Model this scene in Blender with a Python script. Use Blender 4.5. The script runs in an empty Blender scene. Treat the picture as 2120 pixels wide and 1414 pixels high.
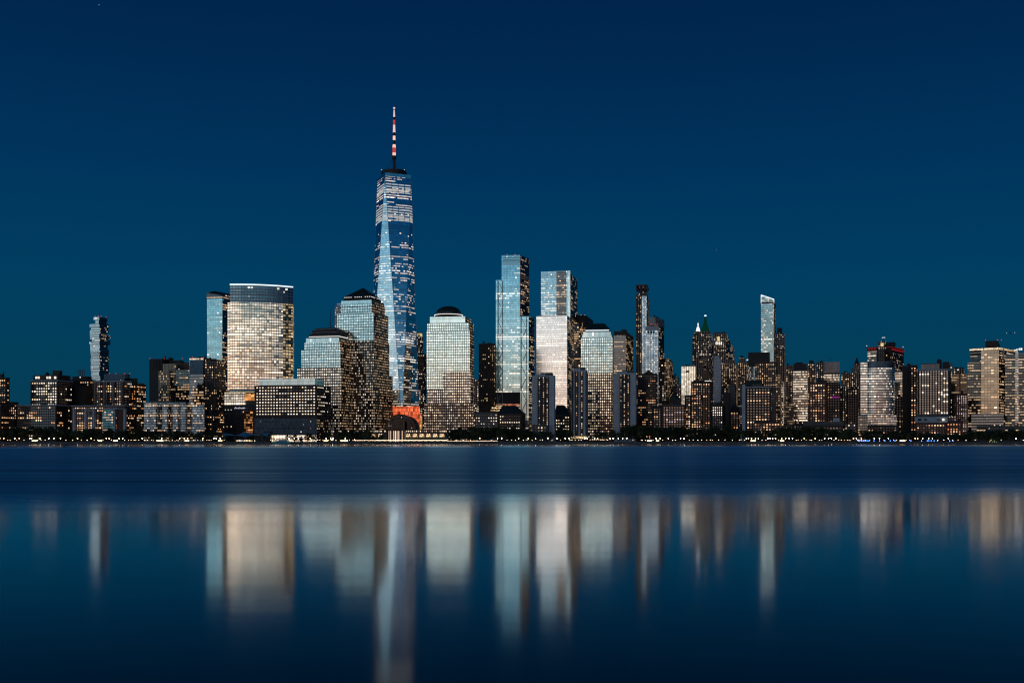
import bpy, bmesh, math, random
from mathutils import Vector, Matrix
random.seed(11)
SC = bpy.context.scene
COL = SC.collection
F, CX, HY, CZ = 2240.0, 1060.0, 911.0, 5.0      # photo focal length in photo pixels, optical centre column, horizon row, eye height above water
GZ = 2.6                                          # height of the made ground above the water

def PX(px, D): return (px - CX) / F * D
def PZ(py, D): return CZ + (HY - py) / F * D

# ------------------------------------------------------------------ materials
def mat(name):
    m = bpy.data.materials.new(name); m.use_nodes = True
    m.node_tree.nodes.clear()
    return m, m.node_tree.nodes, m.node_tree.links

def plain(name, col, rough=0.8, metal=0.0, var=0.25, scale=0.15):
    m, n, l = mat(name)
    o = n.new('ShaderNodeOutputMaterial'); b = n.new('ShaderNodeBsdfPrincipled')
    tc = n.new('ShaderNodeTexCoord'); nz = n.new('ShaderNodeTexNoise'); nz.inputs['Scale'].default_value = scale
    nz.inputs['Detail'].default_value = 4
    mr = n.new('ShaderNodeMapRange'); mr.inputs[3].default_value = 1 - var; mr.inputs[4].default_value = 1 + var
    mx = n.new('ShaderNodeMix'); mx.data_type = 'RGBA'; mx.blend_type = 'MULTIPLY'; mx.inputs[0].default_value = 1
    mx.inputs[6].default_value = (*col, 1)
    l.new(tc.outputs['Object'], nz.inputs['Vector']); l.new(nz.outputs[0], mr.inputs[0]); l.new(mr.outputs[0], mx.inputs[7])
    l.new(mx.outputs[2], b.inputs['Base Color'])
    b.inputs['Roughness'].default_value = rough; b.inputs['Metallic'].default_value = metal
    l.new(b.outputs[0], o.inputs[0])
    return m

def emit(name, col, s, sample=False):
    m, n, l = mat(name)
    o = n.new('ShaderNodeOutputMaterial'); e = n.new('ShaderNodeEmission')
    e.inputs[0].default_value = (*col, 1); e.inputs[1].default_value = s
    l.new(e.outputs[0], o.inputs[0])
    m.cycles.emission_sampling = 'FRONT' if sample else 'NONE'
    return m

def window_mat(name, col, s, tint=0.2):
    s *= 1.35
    """one window: glossy pane, lit from inside when s > 0, brightness differing from window to window"""
    m, n, l = mat(name)
    o = n.new('ShaderNodeOutputMaterial'); a = n.new('ShaderNodeAddShader')
    g = n.new('ShaderNodeBsdfGlossy'); g.inputs['Color'].default_value = (tint, tint, tint, 1); g.inputs['Roughness'].default_value = 0.12
    l.new(g.outputs[0], a.inputs[0]); l.new(a.outputs[0], o.inputs[0])
    if s > .001:
        e = n.new('ShaderNodeEmission'); e.inputs[0].default_value = (*col, 1)
        ge = n.new('ShaderNodeNewGeometry'); wn = n.new('ShaderNodeTexWhiteNoise'); wn.noise_dimensions = '3D'
        v = n.new('ShaderNodeVectorMath'); v.operation = 'SNAP'; v.inputs[1].default_value = (3.1, 3.1, 3.1)
        l.new(ge.outputs['Position'], v.inputs[0]); l.new(v.outputs[0], wn.inputs['Vector'])
        mr = n.new('ShaderNodeMapRange'); mr.inputs[3].default_value = 0.45 * s; mr.inputs[4].default_value = 1.5 * s
        l.new(wn.outputs[0], mr.inputs[0]); l.new(mr.outputs[0], e.inputs[1]); l.new(e.outputs[0], a.inputs[1])
    m.cycles.emission_sampling = 'NONE'
    return m

# ---- one node group: a grid of panes in a wall, some lit in runs along a floor, some singly
def make_group():
    g = bpy.data.node_groups.new('pane_grid', 'ShaderNodeTree')
    I = g.interface
    def fin(nm, d): s = I.new_socket(nm, in_out='INPUT', socket_type='NodeSocketFloat'); s.default_value = d
    def cin(nm, d): s = I.new_socket(nm, in_out='INPUT', socket_type='NodeSocketColor'); s.default_value = d
    for nm, d in (('bay', 3), ('floor', 3.6), ('wu', .9), ('wv', .8), ('lu', .8), ('lv', .7), ('p', .1), ('sp', .2), ('run', 8), ('strength', 1),
                  ('wrough', .7), ('wmetal', 0), ('grough', .06), ('tilt', .01), ('seed', 0), ('patch', 1), ('boost', .6)): fin(nm, d)
    for nm, d in (('wall', (.1, .1, .1, 1)), ('tint', (.4, .4, .4, 1)), ('litA', (1, .8, .55, 1)), ('litB', (1, .93, .82, 1))): cin(nm, d)
    I.new_socket('out', in_out='OUTPUT', socket_type='NodeSocketShader')
    n, l = g.nodes, g.links
    gi = n.new('NodeGroupInput'); go = n.new('NodeGroupOutput')
    def put(s, v):
        if isinstance(v, (int, float)): s.default_value = v
        else: l.new(v, s)
    def M(op, a, b=0.0, c=None):
        x = n.new('ShaderNodeMath'); x.operation = op; put(x.inputs[0], a); put(x.inputs[1], b)
        if c is not None: put(x.inputs[2], c)
        return x.outputs[0]
    def comb(x, y, z):
        c = n.new('ShaderNodeCombineXYZ'); put(c.inputs[0], x); put(c.inputs[1], y); put(c.inputs[2], z); return c.outputs[0]
    def WN(v):
        w = n.new('ShaderNodeTexWhiteNoise'); w.noise_dimensions = '3D'; l.new(v, w.inputs['Vector']); return w
    uv = n.new('ShaderNodeUVMap'); sx = n.new('ShaderNodeSeparateXYZ'); l.new(uv.outputs[0], sx.inputs[0])
    u = M('DIVIDE', sx.outputs[0], gi.outputs['bay']); v = M('DIVIDE', sx.outputs[1], gi.outputs['floor'])
    cu, cv, fu, fv = M('FLOOR', u), M('FLOOR', v), M('FRACT', u), M('FRACT', v)
    def within(f, w): return M('LESS_THAN', M('ABSOLUTE', M('SUBTRACT', f, .5)), M('MULTIPLY', w, .5))
    ins = M('MULTIPLY', within(fu, gi.outputs['wu']), within(fv, gi.outputs['wv']))
    litarea = M('MULTIPLY', within(fu, gi.outputs['lu']), within(fv, gi.outputs['lv']))
    seed = gi.outputs['seed']
    cell = WN(comb(cu, cv, seed)); cs = n.new('ShaderNodeSeparateColor'); l.new(cell.outputs['Color'], cs.inputs[0])
    r2, r3, r4 = cs.outputs[0], cs.outputs[1], cs.outputs[2]; r1 = cell.outputs['Value']
    row = WN(comb(cv, M('ADD', seed, 5.5), 1.0)); rs = n.new('ShaderNodeSeparateColor'); l.new(row.outputs['Color'], rs.inputs[0])
    sid = M('FLOOR', M('ADD', M('DIVIDE', cu, M('MULTIPLY', gi.outputs['run'], M('ADD', rs.outputs[0], .5))), M('MULTIPLY', rs.outputs[1], 9)))
    st = WN(comb(sid, cv, M('ADD', seed, 31.0))); ss = n.new('ShaderNodeSeparateColor'); l.new(st.outputs['Color'], ss.inputs[0])
    nz = n.new('ShaderNodeTexNoise'); nz.noise_dimensions = '3D'; nz.inputs['Scale'].default_value = 1; nz.inputs['Detail'].default_value = 2
    l.new(comb(M('MULTIPLY', sx.outputs[0], .022), M('MULTIPLY', sx.outputs[1], .03), seed), nz.inputs['Vector'])
    pm = n.new('ShaderNodeMapRange'); pm.inputs[1].default_value = .36; pm.inputs[2].default_value = .64; pm.inputs[3].default_value = .15; pm.inputs[4].default_value = 1.85
    l.new(nz.outputs[0], pm.inputs[0])
    pf = M('ADD', M('MULTIPLY', pm.outputs[0], gi.outputs['patch']), M('SUBTRACT', 1.0, gi.outputs['patch']))
    lc = M('LESS_THAN', r1, M('MULTIPLY', gi.outputs['p'], pf))
    ls = M('MULTIPLY', M('LESS_THAN', st.outputs['Value'], M('MULTIPLY', gi.outputs['sp'], pf)), M('LESS_THAN', r2, .88))
    bs = M('MULTIPLY', ls, M('ADD', .45, M('MULTIPLY', ss.outputs[0], .75)))
    bc = M('MULTIPLY', lc, M('ADD', .3, M('MULTIPLY', r3, 1.0)))
    br = M('MULTIPLY', M('MAXIMUM', bs, bc), M('MULTIPLY', M('ADD', .7, M('MULTIPLY', r3, .6)), gi.outputs['strength']))
    br = M('MULTIPLY', br, M('ADD', 1.0, M('MULTIPLY', M('GREATER_THAN', rs.outputs[2], .88), gi.outputs['boost'])))
    br = M('MULTIPLY', br, litarea)
    mc = n.new('ShaderNodeMix'); mc.data_type = 'RGBA'; l.new(M('MULTIPLY', M('ADD', r4, ss.outputs[1]), .5), mc.inputs[0])
    l.new(gi.outputs['litA'], mc.inputs[6]); l.new(gi.outputs['litB'], mc.inputs[7])
    em = n.new('ShaderNodeEmission'); l.new(mc.outputs[2], em.inputs[0]); l.new(br, em.inputs[1])
    # glass
    ge = n.new('ShaderNodeNewGeometry')
    off = n.new('ShaderNodeVectorMath'); off.operation = 'SUBTRACT'; l.new(cell.outputs['Color'], off.inputs[0]); off.inputs[1].default_value = (.5, .5, .5)
    sc = n.new('ShaderNodeVectorMath'); sc.operation = 'SCALE'; l.new(off.outputs[0], sc.inputs[0]); l.new(gi.outputs['tilt'], sc.inputs['Scale'])
    ad = n.new('ShaderNodeVectorMath'); ad.operation = 'ADD'; l.new(ge.outputs['Normal'], ad.inputs[0]); l.new(sc.outputs[0], ad.inputs[1])
    nn = n.new('ShaderNodeVectorMath'); nn.operation = 'NORMALIZE'; l.new(ad.outputs[0], nn.inputs[0])
    gl = n.new('ShaderNodeBsdfGlossy'); l.new(gi.outputs['grough'], gl.inputs['Roughness']); l.new(nn.outputs[0], gl.inputs['Normal'])
    tv = n.new('ShaderNodeMix'); tv.data_type = 'RGBA'; tv.blend_type = 'MULTIPLY'; tv.inputs[0].default_value = 1
    l.new(gi.outputs['tint'], tv.inputs[6]); l.new(M('ADD', .72, M('MULTIPLY', M('ADD', r3, rs.outputs[2]), .28)), tv.inputs[7])
    l.new(tv.outputs[2], gl.inputs['Color'])
    ash = n.new('ShaderNodeAddShader'); l.new(gl.outputs[0], ash.inputs[0]); l.new(em.outputs[0], ash.inputs[1])
    wb = n.new('ShaderNodeBsdfPrincipled'); l.new(gi.outputs['wrough'], wb.inputs['Roughness']); l.new(gi.outputs['wmetal'], wb.inputs['Metallic'])
    wv = n.new('ShaderNodeMix'); wv.data_type = 'RGBA'; wv.blend_type = 'MULTIPLY'; wv.inputs[0].default_value = 1
    l.new(gi.outputs['wall'], wv.inputs[6]); l.new(M('ADD', .75, M('MULTIPLY', nz.outputs[0], .5)), wv.inputs[7]); l.new(wv.outputs[2], wb.inputs['Base Color'])
    ms = n.new('ShaderNodeMixShader'); l.new(ins, ms.inputs[0]); l.new(wb.outputs[0], ms.inputs[1]); l.new(ash.outputs[0], ms.inputs[2])
    l.new(ms.outputs[0], go.inputs[0])
    return g
GRP = make_group()
_seed = [0]
def grid(name, **k):
    m, n, l = mat(name)
    o = n.new('ShaderNodeOutputMaterial'); g = n.new('ShaderNodeGroup'); g.node_tree = GRP
    _seed[0] += 1; g.inputs['seed'].default_value = _seed[0] * 3.7
    for a, b in k.items():
        if isinstance(b, (tuple, list)): b = (*b, 1)
        g.inputs[a].default_value = b
    l.new(g.outputs[0], o.inputs[0]); m.cycles.emission_sampling = 'NONE'
    return m

WARM, CREAM, WHITE, GOLD, ORNG = (1, .54, .23), (1, .73, .47), (1, .89, .76), (1, .62, .2), (1, .34, .10)
MT = {}
MT['roof'] = plain('roof_dark', (.035, .035, .038))
MT['dark'] = plain('dark_metal', (.02, .021, .023), .5)
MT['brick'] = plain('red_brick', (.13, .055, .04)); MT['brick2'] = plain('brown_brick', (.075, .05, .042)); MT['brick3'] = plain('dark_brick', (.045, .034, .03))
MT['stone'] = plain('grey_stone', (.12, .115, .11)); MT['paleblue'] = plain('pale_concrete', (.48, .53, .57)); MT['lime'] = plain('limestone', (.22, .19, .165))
MT['trim'] = plain('pale_trim', (.30, .36, .40), .5); MT['steel'] = plain('steel', (.3, .34, .38), .35, .8)
MT['black'] = plain('black_cladding', (.018, .017, .017), .6)
MT['copper'] = plain('green_copper', (.03, .2, .13), .7); MT['copperdark'] = plain('dark_copper', (.012, .03, .028), .7)
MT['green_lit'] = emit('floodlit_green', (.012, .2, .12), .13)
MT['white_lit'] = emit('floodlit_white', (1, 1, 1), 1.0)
MT['red_lit'] = emit('red_beacon', (1, .06, .07), 1.2); MT['redband'] = emit('red_light_band', (1, .05, .06), .17)
MT['lineW'] = emit('white_light_line', (1, .97, .92), 1.1); MT['lineC'] = emit('cool_light_line', (.75, .9, 1), 1.3); MT['lineG'] = emit('gold_light', (1, .75, .35), .8)
MT['orange'] = None
# curtain walls
MT['gs'] = grid('beige_curtain_wall', bay=3.5, floor=3.9, wu=.87, wv=.76, lu=.8, lv=.66, p=.1, sp=.95, run=5, strength=.62, boost=1.1, wall=(.12, .13, .14), wmetal=.3, wrough=.4, tint=(.62, .55, .46), litA=CREAM, litB=WHITE, patch=.35, tilt=.02)
MT['gstop'] = grid('dark_banded_glass', bay=4.2, floor=4.3, wu=.85, wv=.7, lu=.8, lv=.6, p=.03, sp=.05, strength=.6, wall=(.22, .3, .34), wmetal=.3, wrough=.4, tint=(.10, .16, .2))
MT['gsright'] = grid('golden_curtain_wall', bay=4.2, floor=4.3, wu=.86, wv=.74, lu=.82, lv=.6, p=.4, sp=.75, run=4, strength=.6, wall=(.05, .045, .04), tint=(.3, .26, .2), litA=GOLD, litB=CREAM, patch=.4)
MT['wtc'] = grid('tower_glass', bay=3.0, floor=4.1, wu=.95, wv=.9, lu=.97, lv=.42, p=.03, sp=.36, run=11, strength=.95, wall=(.10, .14, .18), wmetal=.8, wrough=.3, tint=(.66, .76, .82), litA=CREAM, litB=WHITE, grough=.05, tilt=.012)
MT['wtclow'] = grid('tower_glass_dim', bay=3.0, floor=4.1, wu=.95, wv=.85, lu=.9, lv=.45, p=.22, sp=.5, run=12, strength=.75, wall=(.05, .05, .05), tint=(.10, .10, .11), litA=GOLD, litB=CREAM, tilt=.02)
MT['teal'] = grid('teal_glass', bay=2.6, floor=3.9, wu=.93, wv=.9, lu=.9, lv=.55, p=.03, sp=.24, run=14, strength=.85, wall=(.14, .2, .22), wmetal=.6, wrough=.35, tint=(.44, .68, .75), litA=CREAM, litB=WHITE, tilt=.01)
MT['teal2'] = grid('blue_slim_glass', bay=2.8, floor=3.6, wu=.93, wv=.88, lu=.85, lv=.5, p=.05, sp=.07, run=6, strength=.95, wall=(.14, .2, .22), wmetal=.6, wrough=.35, tint=(.38, .60, .66), litA=CREAM, litB=WHITE)
MT['pale'] = grid('pale_mirror_glass', bay=1.8, floor=3.9, wu=.92, wv=.92, lu=.9, lv=.4, p=.03, sp=.34, run=16, strength=.75, wall=(.2, .22, .23), wmetal=.5, wrough=.4, tint=(.70, .74, .77), litA=CREAM, litB=WHITE, grough=.12, tilt=.006)
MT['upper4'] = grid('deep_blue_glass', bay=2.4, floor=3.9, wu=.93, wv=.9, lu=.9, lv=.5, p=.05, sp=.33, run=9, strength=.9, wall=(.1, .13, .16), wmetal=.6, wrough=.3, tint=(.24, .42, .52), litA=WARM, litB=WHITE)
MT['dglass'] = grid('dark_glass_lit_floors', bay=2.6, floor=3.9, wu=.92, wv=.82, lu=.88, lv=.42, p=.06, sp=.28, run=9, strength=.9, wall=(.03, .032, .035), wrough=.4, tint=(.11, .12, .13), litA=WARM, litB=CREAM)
MT['dglass2'] = grid('dark_bronze_glass', bay=2.6, floor=3.9, wu=.9, wv=.8, lu=.85, lv=.45, p=.13, sp=.18, run=6, strength=.7, wall=(.03, .024, .02), wrough=.5, tint=(.07, .06, .05), litA=WARM, litB=CREAM)
MT['dlit'] = grid('dark_glass_gold_rows', bay=2.8, floor=3.9, wu=.93, wv=.75, lu=.9, lv=.4, p=.05, sp=.36, run=5, strength=.85, wall=(.02, .02, .022), tint=(.06, .075, .085), litA=WARM, litB=CREAM)
MT['deck'] = grid('open_parking_deck', bay=2.4, floor=3.4, wu=.95, wv=.5, lu=.9, lv=.4, p=.2, sp=.2, run=3, strength=.35, wall=(.13, .10, .075), tint=(.02, .02, .02), litA=WARM, litB=CREAM)
MT['rows'] = grid('lit_office_rows', bay=2.4, floor=3.8, wu=.95, wv=.6, lu=.93, lv=.48, p=.2, sp=.78, run=10, strength=.85, wall=(.09, .085, .075), tint=(.15, .15, .14), litA=CREAM, litB=WHITE, patch=.5)
# business-centre towers: glass grid above, punched stone below
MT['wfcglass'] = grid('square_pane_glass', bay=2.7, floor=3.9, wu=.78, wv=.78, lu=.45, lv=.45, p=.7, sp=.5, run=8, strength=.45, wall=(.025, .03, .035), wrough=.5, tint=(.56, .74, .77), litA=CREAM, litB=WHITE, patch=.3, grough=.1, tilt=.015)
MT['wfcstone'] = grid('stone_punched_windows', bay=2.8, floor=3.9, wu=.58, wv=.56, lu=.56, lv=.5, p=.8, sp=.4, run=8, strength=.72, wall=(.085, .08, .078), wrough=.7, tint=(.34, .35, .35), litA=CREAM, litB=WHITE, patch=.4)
MT['wfcside'] = grid('stone_band_windows', bay=2.0, floor=3.9, wu=.9, wv=.6, lu=.7, lv=.36, p=.3, sp=.5, run=5, strength=.55, wall=(.04, .035, .032), tint=(.12, .11, .10), litA=WARM, litB=CREAM, patch=.6)  # dark brown tint holds the side's dim reflections of other towers
MT['wfcdark'] = grid('stone_dim_windows', bay=2.8, floor=3.9, wu=.58, wv=.5, lu=.56, lv=.45, p=.5, sp=.25, run=6, strength=.62, wall=(.05, .045, .043), tint=(.15, .15, .15), litA=CREAM, litB=(1, .82, .62), patch=.6)
MT['cornglass'] = grid('cornice_glass', bay=3.1, floor=7, wu=.97, wv=.96, p=.02, sp=.02, strength=.5, wall=(.1, .13, .14), tint=(.52, .66, .68))
MT['bluegrid'] = grid('dark_blue_pane_grid', bay=3.4, floor=4.6, wu=.94, wv=.93, lu=.3, lv=.3, p=.04, sp=.0, strength=.8, wall=(.2, .22, .25), tint=(.022, .04, .065))
MT['band'] = grid('banded_residential_glass', bay=2.2, floor=3.4, wu=.93, wv=.62, lu=.88, lv=.5, p=.25, sp=.16, run=4, strength=.55, wall=(.025, .03, .035), tint=(.40, .46, .50), litA=CREAM, litB=WHITE)
MT['greyres'] = grid('blue_residential_glass', bay=2.1, floor=3.2, wu=.9, wv=.72, lu=.8, lv=.5, p=.1, sp=.2, run=4, strength=.75, wall=(.05, .06, .07), tint=(.26, .3, .34), litA=WARM, litB=CREAM, tilt=.05)
MT['glassres'] = grid('dark_residential_glass', bay=2.8, floor=3.4, wu=.9, wv=.75, lu=.85, lv=.5, p=.12, sp=.22, run=4, strength=.8, wall=(.025, .025, .025), tint=(.10, .13, .145), litA=WARM, litB=CREAM)
MT['glasslit'] = grid('banded_lit_glass', bay=2.6, floor=4.0, wu=.95, wv=.8, lu=.92, lv=.5, p=.2, sp=.45, run=6, strength=.85, wall=(.03, .03, .03), tint=(.2, .22, .24), litA=WARM, litB=CREAM)
MT['pink'] = grid('sunset_mirror_glass', bay=4.4, floor=3.9, wu=.95, wv=.9, lu=.8, lv=.5, p=.03, sp=.10, run=3, strength=.9, wall=(.12, .12, .11), wmetal=.4, tint=(.25, .23, .19), litA=WARM, litB=CREAM, grough=.1)
MT['ribs'] = grid('pale_rib_facade', bay=2.4, floor=3.9, wu=.45, wv=.97, lu=.4, lv=.5, p=.22, sp=.3, run=3, strength=.75, wall=(.26, .25, .2), tint=(.12, .11, .09), litA=WARM, litB=CREAM)
MT['ribs2'] = grid('pale_vertical_stripes', bay=4.0, floor=40, wu=.55, wv=1.1, p=0, sp=0, wall=(.42, .44, .46), tint=(.05, .05, .055))
MT['litstripe'] = grid('glowing_striped_facade', bay=2.8, floor=3.9, wu=.72, wv=1.05, lu=.72, lv=1.0, p=.3, sp=.85, run=8, strength=.42, wall=(.25, .26, .24), tint=(.66, .7, .62), litA=CREAM, litB=WHITE, patch=.5, grough=.2)
MT['whiteglass'] = grid('pale_blue_lit_glass', bay=2.6, floor=3.6, wu=.7, wv=.85, lu=.66, lv=.6, p=.35, sp=.2, run=5, strength=.5, wall=(.28, .34, .38), tint=(.42, .60, .72), litA=CREAM, litB=WHITE, grough=.2)
def far(name, wall, p=.3, lit=(CREAM, WHITE), s=.75, bay=3.4, fl=3.7, wu=.42, wv=.46, tint=.06, sp=.08, patch=.9):
    return grid(name, bay=bay, floor=fl, wu=wu, wv=wv, lu=wu, lv=wv, p=p * .8, sp=sp * .6, run=4, strength=s, wall=wall, tint=(tint, tint, tint * 1.1), litA=lit[0], litB=lit[1], patch=patch)
MT['farbrown'] = far('brown_masonry_far', (.05, .037, .03), .3)
MT['fargrey'] = far('grey_masonry_far', (.085, .08, .08), .25)
MT['farred'] = far('red_masonry_far', (.09, .042, .032), .35, (WARM, CREAM))
MT['fardark'] = far('dark_masonry_far', (.028, .024, .022), .3, (WARM, CREAM))
MT['farsparse'] = far('black_tower_sparse', (.018, .017, .017), .16, (GOLD, CREAM))
MT['farpale'] = far('pale_masonry_far', (.26, .29, .33), .06, s=.6, tint=.03)
MT['farlit'] = far('lit_masonry_far', (.05, .04, .035), .62, (WARM, CREAM), patch=.4)
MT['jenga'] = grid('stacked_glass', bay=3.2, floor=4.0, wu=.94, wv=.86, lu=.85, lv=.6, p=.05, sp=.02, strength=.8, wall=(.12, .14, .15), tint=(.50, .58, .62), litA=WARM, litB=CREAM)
MT['jengashade'] = grid('stacked_glass_shaded', bay=3.2, floor=4.0, wu=.94, wv=.8, lu=.85, lv=.5, p=.09, sp=.05, strength=.8, wall=(.06, .07, .08), tint=(.10, .14, .17), litA=WARM, litB=CREAM)  # same glass, shade of the right-hand side put into the tint

WIN = {  # window materials by palette
    'warm': [window_mat('window_amber', WARM, .75), window_mat('window_cream', CREAM, .9), window_mat('window_orange', ORNG, .6)],
    'white': [window_mat('window_white', WHITE, .95), window_mat('window_pale', CREAM, .8)],
    'mixed': [window_mat('window_soft', CREAM, .8), window_mat('window_gold', GOLD, .75), window_mat('window_day', WHITE, .9), window_mat('window_glow', ORNG, .5)],
    'violet': [window_mat('window_rose', (1, .75, .7), .55), window_mat('window_lilac', (.85, .75, .9), .35)],
}
W_UN = window_mat('window_unlit', (0, 0, 0), 0, .2); W_DK = window_mat('window_dark', (0, 0, 0), 0, .06)

# ------------------------------------------------------------------ objects
def link(o, parent=None):
    COL.objects.link(o)
    if parent is not None: o.parent = parent
    return o
def thing(name, label, cat, loc, group=None):
    o = bpy.data.objects.new(name, None); o.empty_display_size = 2; COL.objects.link(o); o.location = loc
    o['label'] = label; o['category'] = cat
    if group: o['group'] = group
    return o
def finish(bm, name, mats, parent=None, smooth=False):
    """bmesh given in world metres; parent's origin is subtracted"""
    me = bpy.data.meshes.new(name)
    if parent is not None: bmesh.ops.translate(bm, verts=bm.verts, vec=-Vector(parent.location))
    for m in (mats if isinstance(mats, (list, tuple)) else [mats]): me.materials.append(m)
    if smooth:
        for f in bm.faces: f.smooth = True
    bm.to_mesh(me); bm.free()
    return link(bpy.data.objects.new(name, me), parent)
def solo(bm, name, mats, label, cat, group=None, kind=None, smooth=False):
    c = Vector((0, 0, 0))
    vs = [v.co for v in bm.verts]
    c = Vector((sum(v.x for v in vs) / len(vs), sum(v.y for v in vs) / len(vs), min(v.z for v in vs)))
    bmesh.ops.translate(bm, verts=bm.verts, vec=-c)
    o = finish(bm, name, mats, None, smooth); o.location = c
    if label: o['label'] = label; o['category'] = cat
    if group: o['group'] = group
    if kind: o['kind'] = kind
    return o
def prism_bm(pts, z0, z1, top=None, bm=None, ztops=None):
    """vertical-sided (or tapered, when top is given) prism with UVs in metres; side material 0, roof material 1"""
    bm = bm or bmesh.new(); uvl = bm.loops.layers.uv.verify()
    top = top or pts; N = len(pts)
    a = [bm.verts.new((p[0], p[1], z0)) for p in pts]
    b = [bm.verts.new((p[0], p[1], ztops[i] if ztops else z1)) for i, p in enumerate(top)]
    ucum = 0
    for i in range(N):
        j = (i + 1) % N
        L = math.hypot(pts[j][0] - pts[i][0], pts[j][1] - pts[i][1])
        f = bm.faces.new((a[i], a[j], b[j], b[i]))
        for lp, (u, v) in zip(f.loops, ((ucum, a[i].co.z), (ucum + L, a[j].co.z), (ucum + L, b[j].co.z), (ucum, b[i].co.z))): lp[uvl].uv = (u, v)
        ucum += L
    f = bm.faces.new(b); f.material_index = 1
    bm.faces.new(list(reversed(a))).material_index = 1
    return bm
def box_bm(x0, x1, y0, y1, z0, z1, bm=None):
    return prism_bm([(x0, y0), (x1, y0), (x1, y1), (x0, y1)], z0, z1, bm=bm)
def tube_bm(p, q, r0, r1=None, seg=8, bm=None):
    bm = bm or bmesh.new(); bm.loops.layers.uv.verify()
    p, q = Vector(p), Vector(q); r1 = r0 if r1 is None else r1
    d = (q - p).normalized(); a = d.orthogonal().normalized(); b = d.cross(a)
    A = [bm.verts.new(p + (a * math.cos(t) + b * math.sin(t)) * r0) for t in [2 * math.pi * i / seg for i in range(seg)]]
    B = [bm.verts.new(q + (a * math.cos(t) + b * math.sin(t)) * r1) for t in [2 * math.pi * i / seg for i in range(seg)]]
    for i in range(seg): bm.faces.new((A[i], A[(i + 1) % seg], B[(i + 1) % seg], B[i]))
    bm.faces.new(list(reversed(A))); bm.faces.new(B)
    return bm
def ball_bm(c, r, bm=None, sub=1, sq=1.0):
    bm = bm or bmesh.new()
    g = bmesh.ops.create_icosphere(bm, subdivisions=sub, radius=r)
    for v in g['verts']: v.co = Vector((v.co.x, v.co.y, v.co.z * sq)) + Vector(c)
    return bm

def rect(x1, x2, x3, D, psi, dep=40.0, psi2=None):
    """footprint whose near corner projects to column x2 at depth D, front running left to column x1, side running back-right to x3"""
    s, c = math.sin(math.radians(psi)), math.cos(math.radians(psi))
    P2 = Vector((PX(x2, D), D))
    def solve(px, d):
        t = (px - CX) / F
        return (t * P2.y - P2.x) / (d.x - t * d.y)
    u = Vector((-c, s)); v = Vector((s, c)) if psi2 is None else Vector((math.sin(math.radians(psi2)), math.cos(math.radians(psi2))))
    P1 = P2 + u * solve(x1, u)
    w = dep
    if x3 is not None:
        w = solve(x3, v)
        w = max(4.0, min(w, 110.0)) if w > 0 else dep
    P3 = P2 + v * w
    P4 = P1 + v * w
    return [P1, P2, P3, P4]          # counter-clockwise seen from above: left, near, right, back
def off(pts, d):
    """offset rect footprint outward by d"""
    c = sum((Vector(p) for p in pts), Vector((0, 0))) / len(pts)
    u = (Vector(pts[0]) - Vector(pts[1])).normalized(); v = (Vector(pts[2]) - Vector(pts[1])).normalized()
    sg = [(1, -1), (-1, -1), (-1, 1), (1, 1)]
    return [Vector(p) + u * a * d + v * b * d for p, (a, b) in zip(pts, sg)]

def clutter(b, fp, z1):
    rnd = random.Random(int(abs(fp[1][0] * 13 + z1 * 7))); A, B, C_, D_ = [Vector(p) for p in fp]
    w = (A - B).length; d = (C_ - B).length
    if w < 9 or d < 9: return
    def at(f, g): return B + (A - B) * f + (C_ - B) * g
    roof = finish(prism_bm([tuple(p) for p in off(fp, -.35)], z1 - .05, z1 + .22), 'roof', [MT['roof'], MT['roof']], b.root)
    def sub(o): o.parent = roof
    for k in range(rnd.choice((1, 2, 2, 3))):
        f, g = rnd.uniform(.12, .7), rnd.uniform(.12, .55); fw, gw = rnd.uniform(2.5, min(8, w * .3)) / w, rnd.uniform(3, 6) / d
        q = [at(f + fw, g), at(f, g), at(f, g + gw), at(f + fw, g + gw)]; sub(finish(prism_bm([tuple(v) for v in q], z1 + .1, z1 + rnd.uniform(1.6, 4.2)), 'roof_unit', [MT['roof'], MT['roof']], b.root))
    if rnd.random() < .6:
        p = at(rnd.uniform(.2, .8), .4); sub(finish(tube_bm((p.x, p.y, z1), (p.x, p.y, z1 + rnd.uniform(5, 11)), .22, .08, 5), 'antenna', [MT['dark']], b.root))
    if rnd.random() < .35:
        p = at(rnd.uniform(.2, .8), .3); bm = tube_bm((p.x, p.y, z1 + 1.5), (p.x, p.y, z1 + 4.8), 1.6, seg=12); tube_bm((p.x, p.y, z1 + 4.8), (p.x, p.y, z1 + 6), 1.75, .15, 12, bm); tube_bm((p.x, p.y, z1), (p.x, p.y, z1 + 1.5), .9, seg=6, bm=bm); sub(finish(bm, 'water_tank', [MT['brick3']], b.root))

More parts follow.
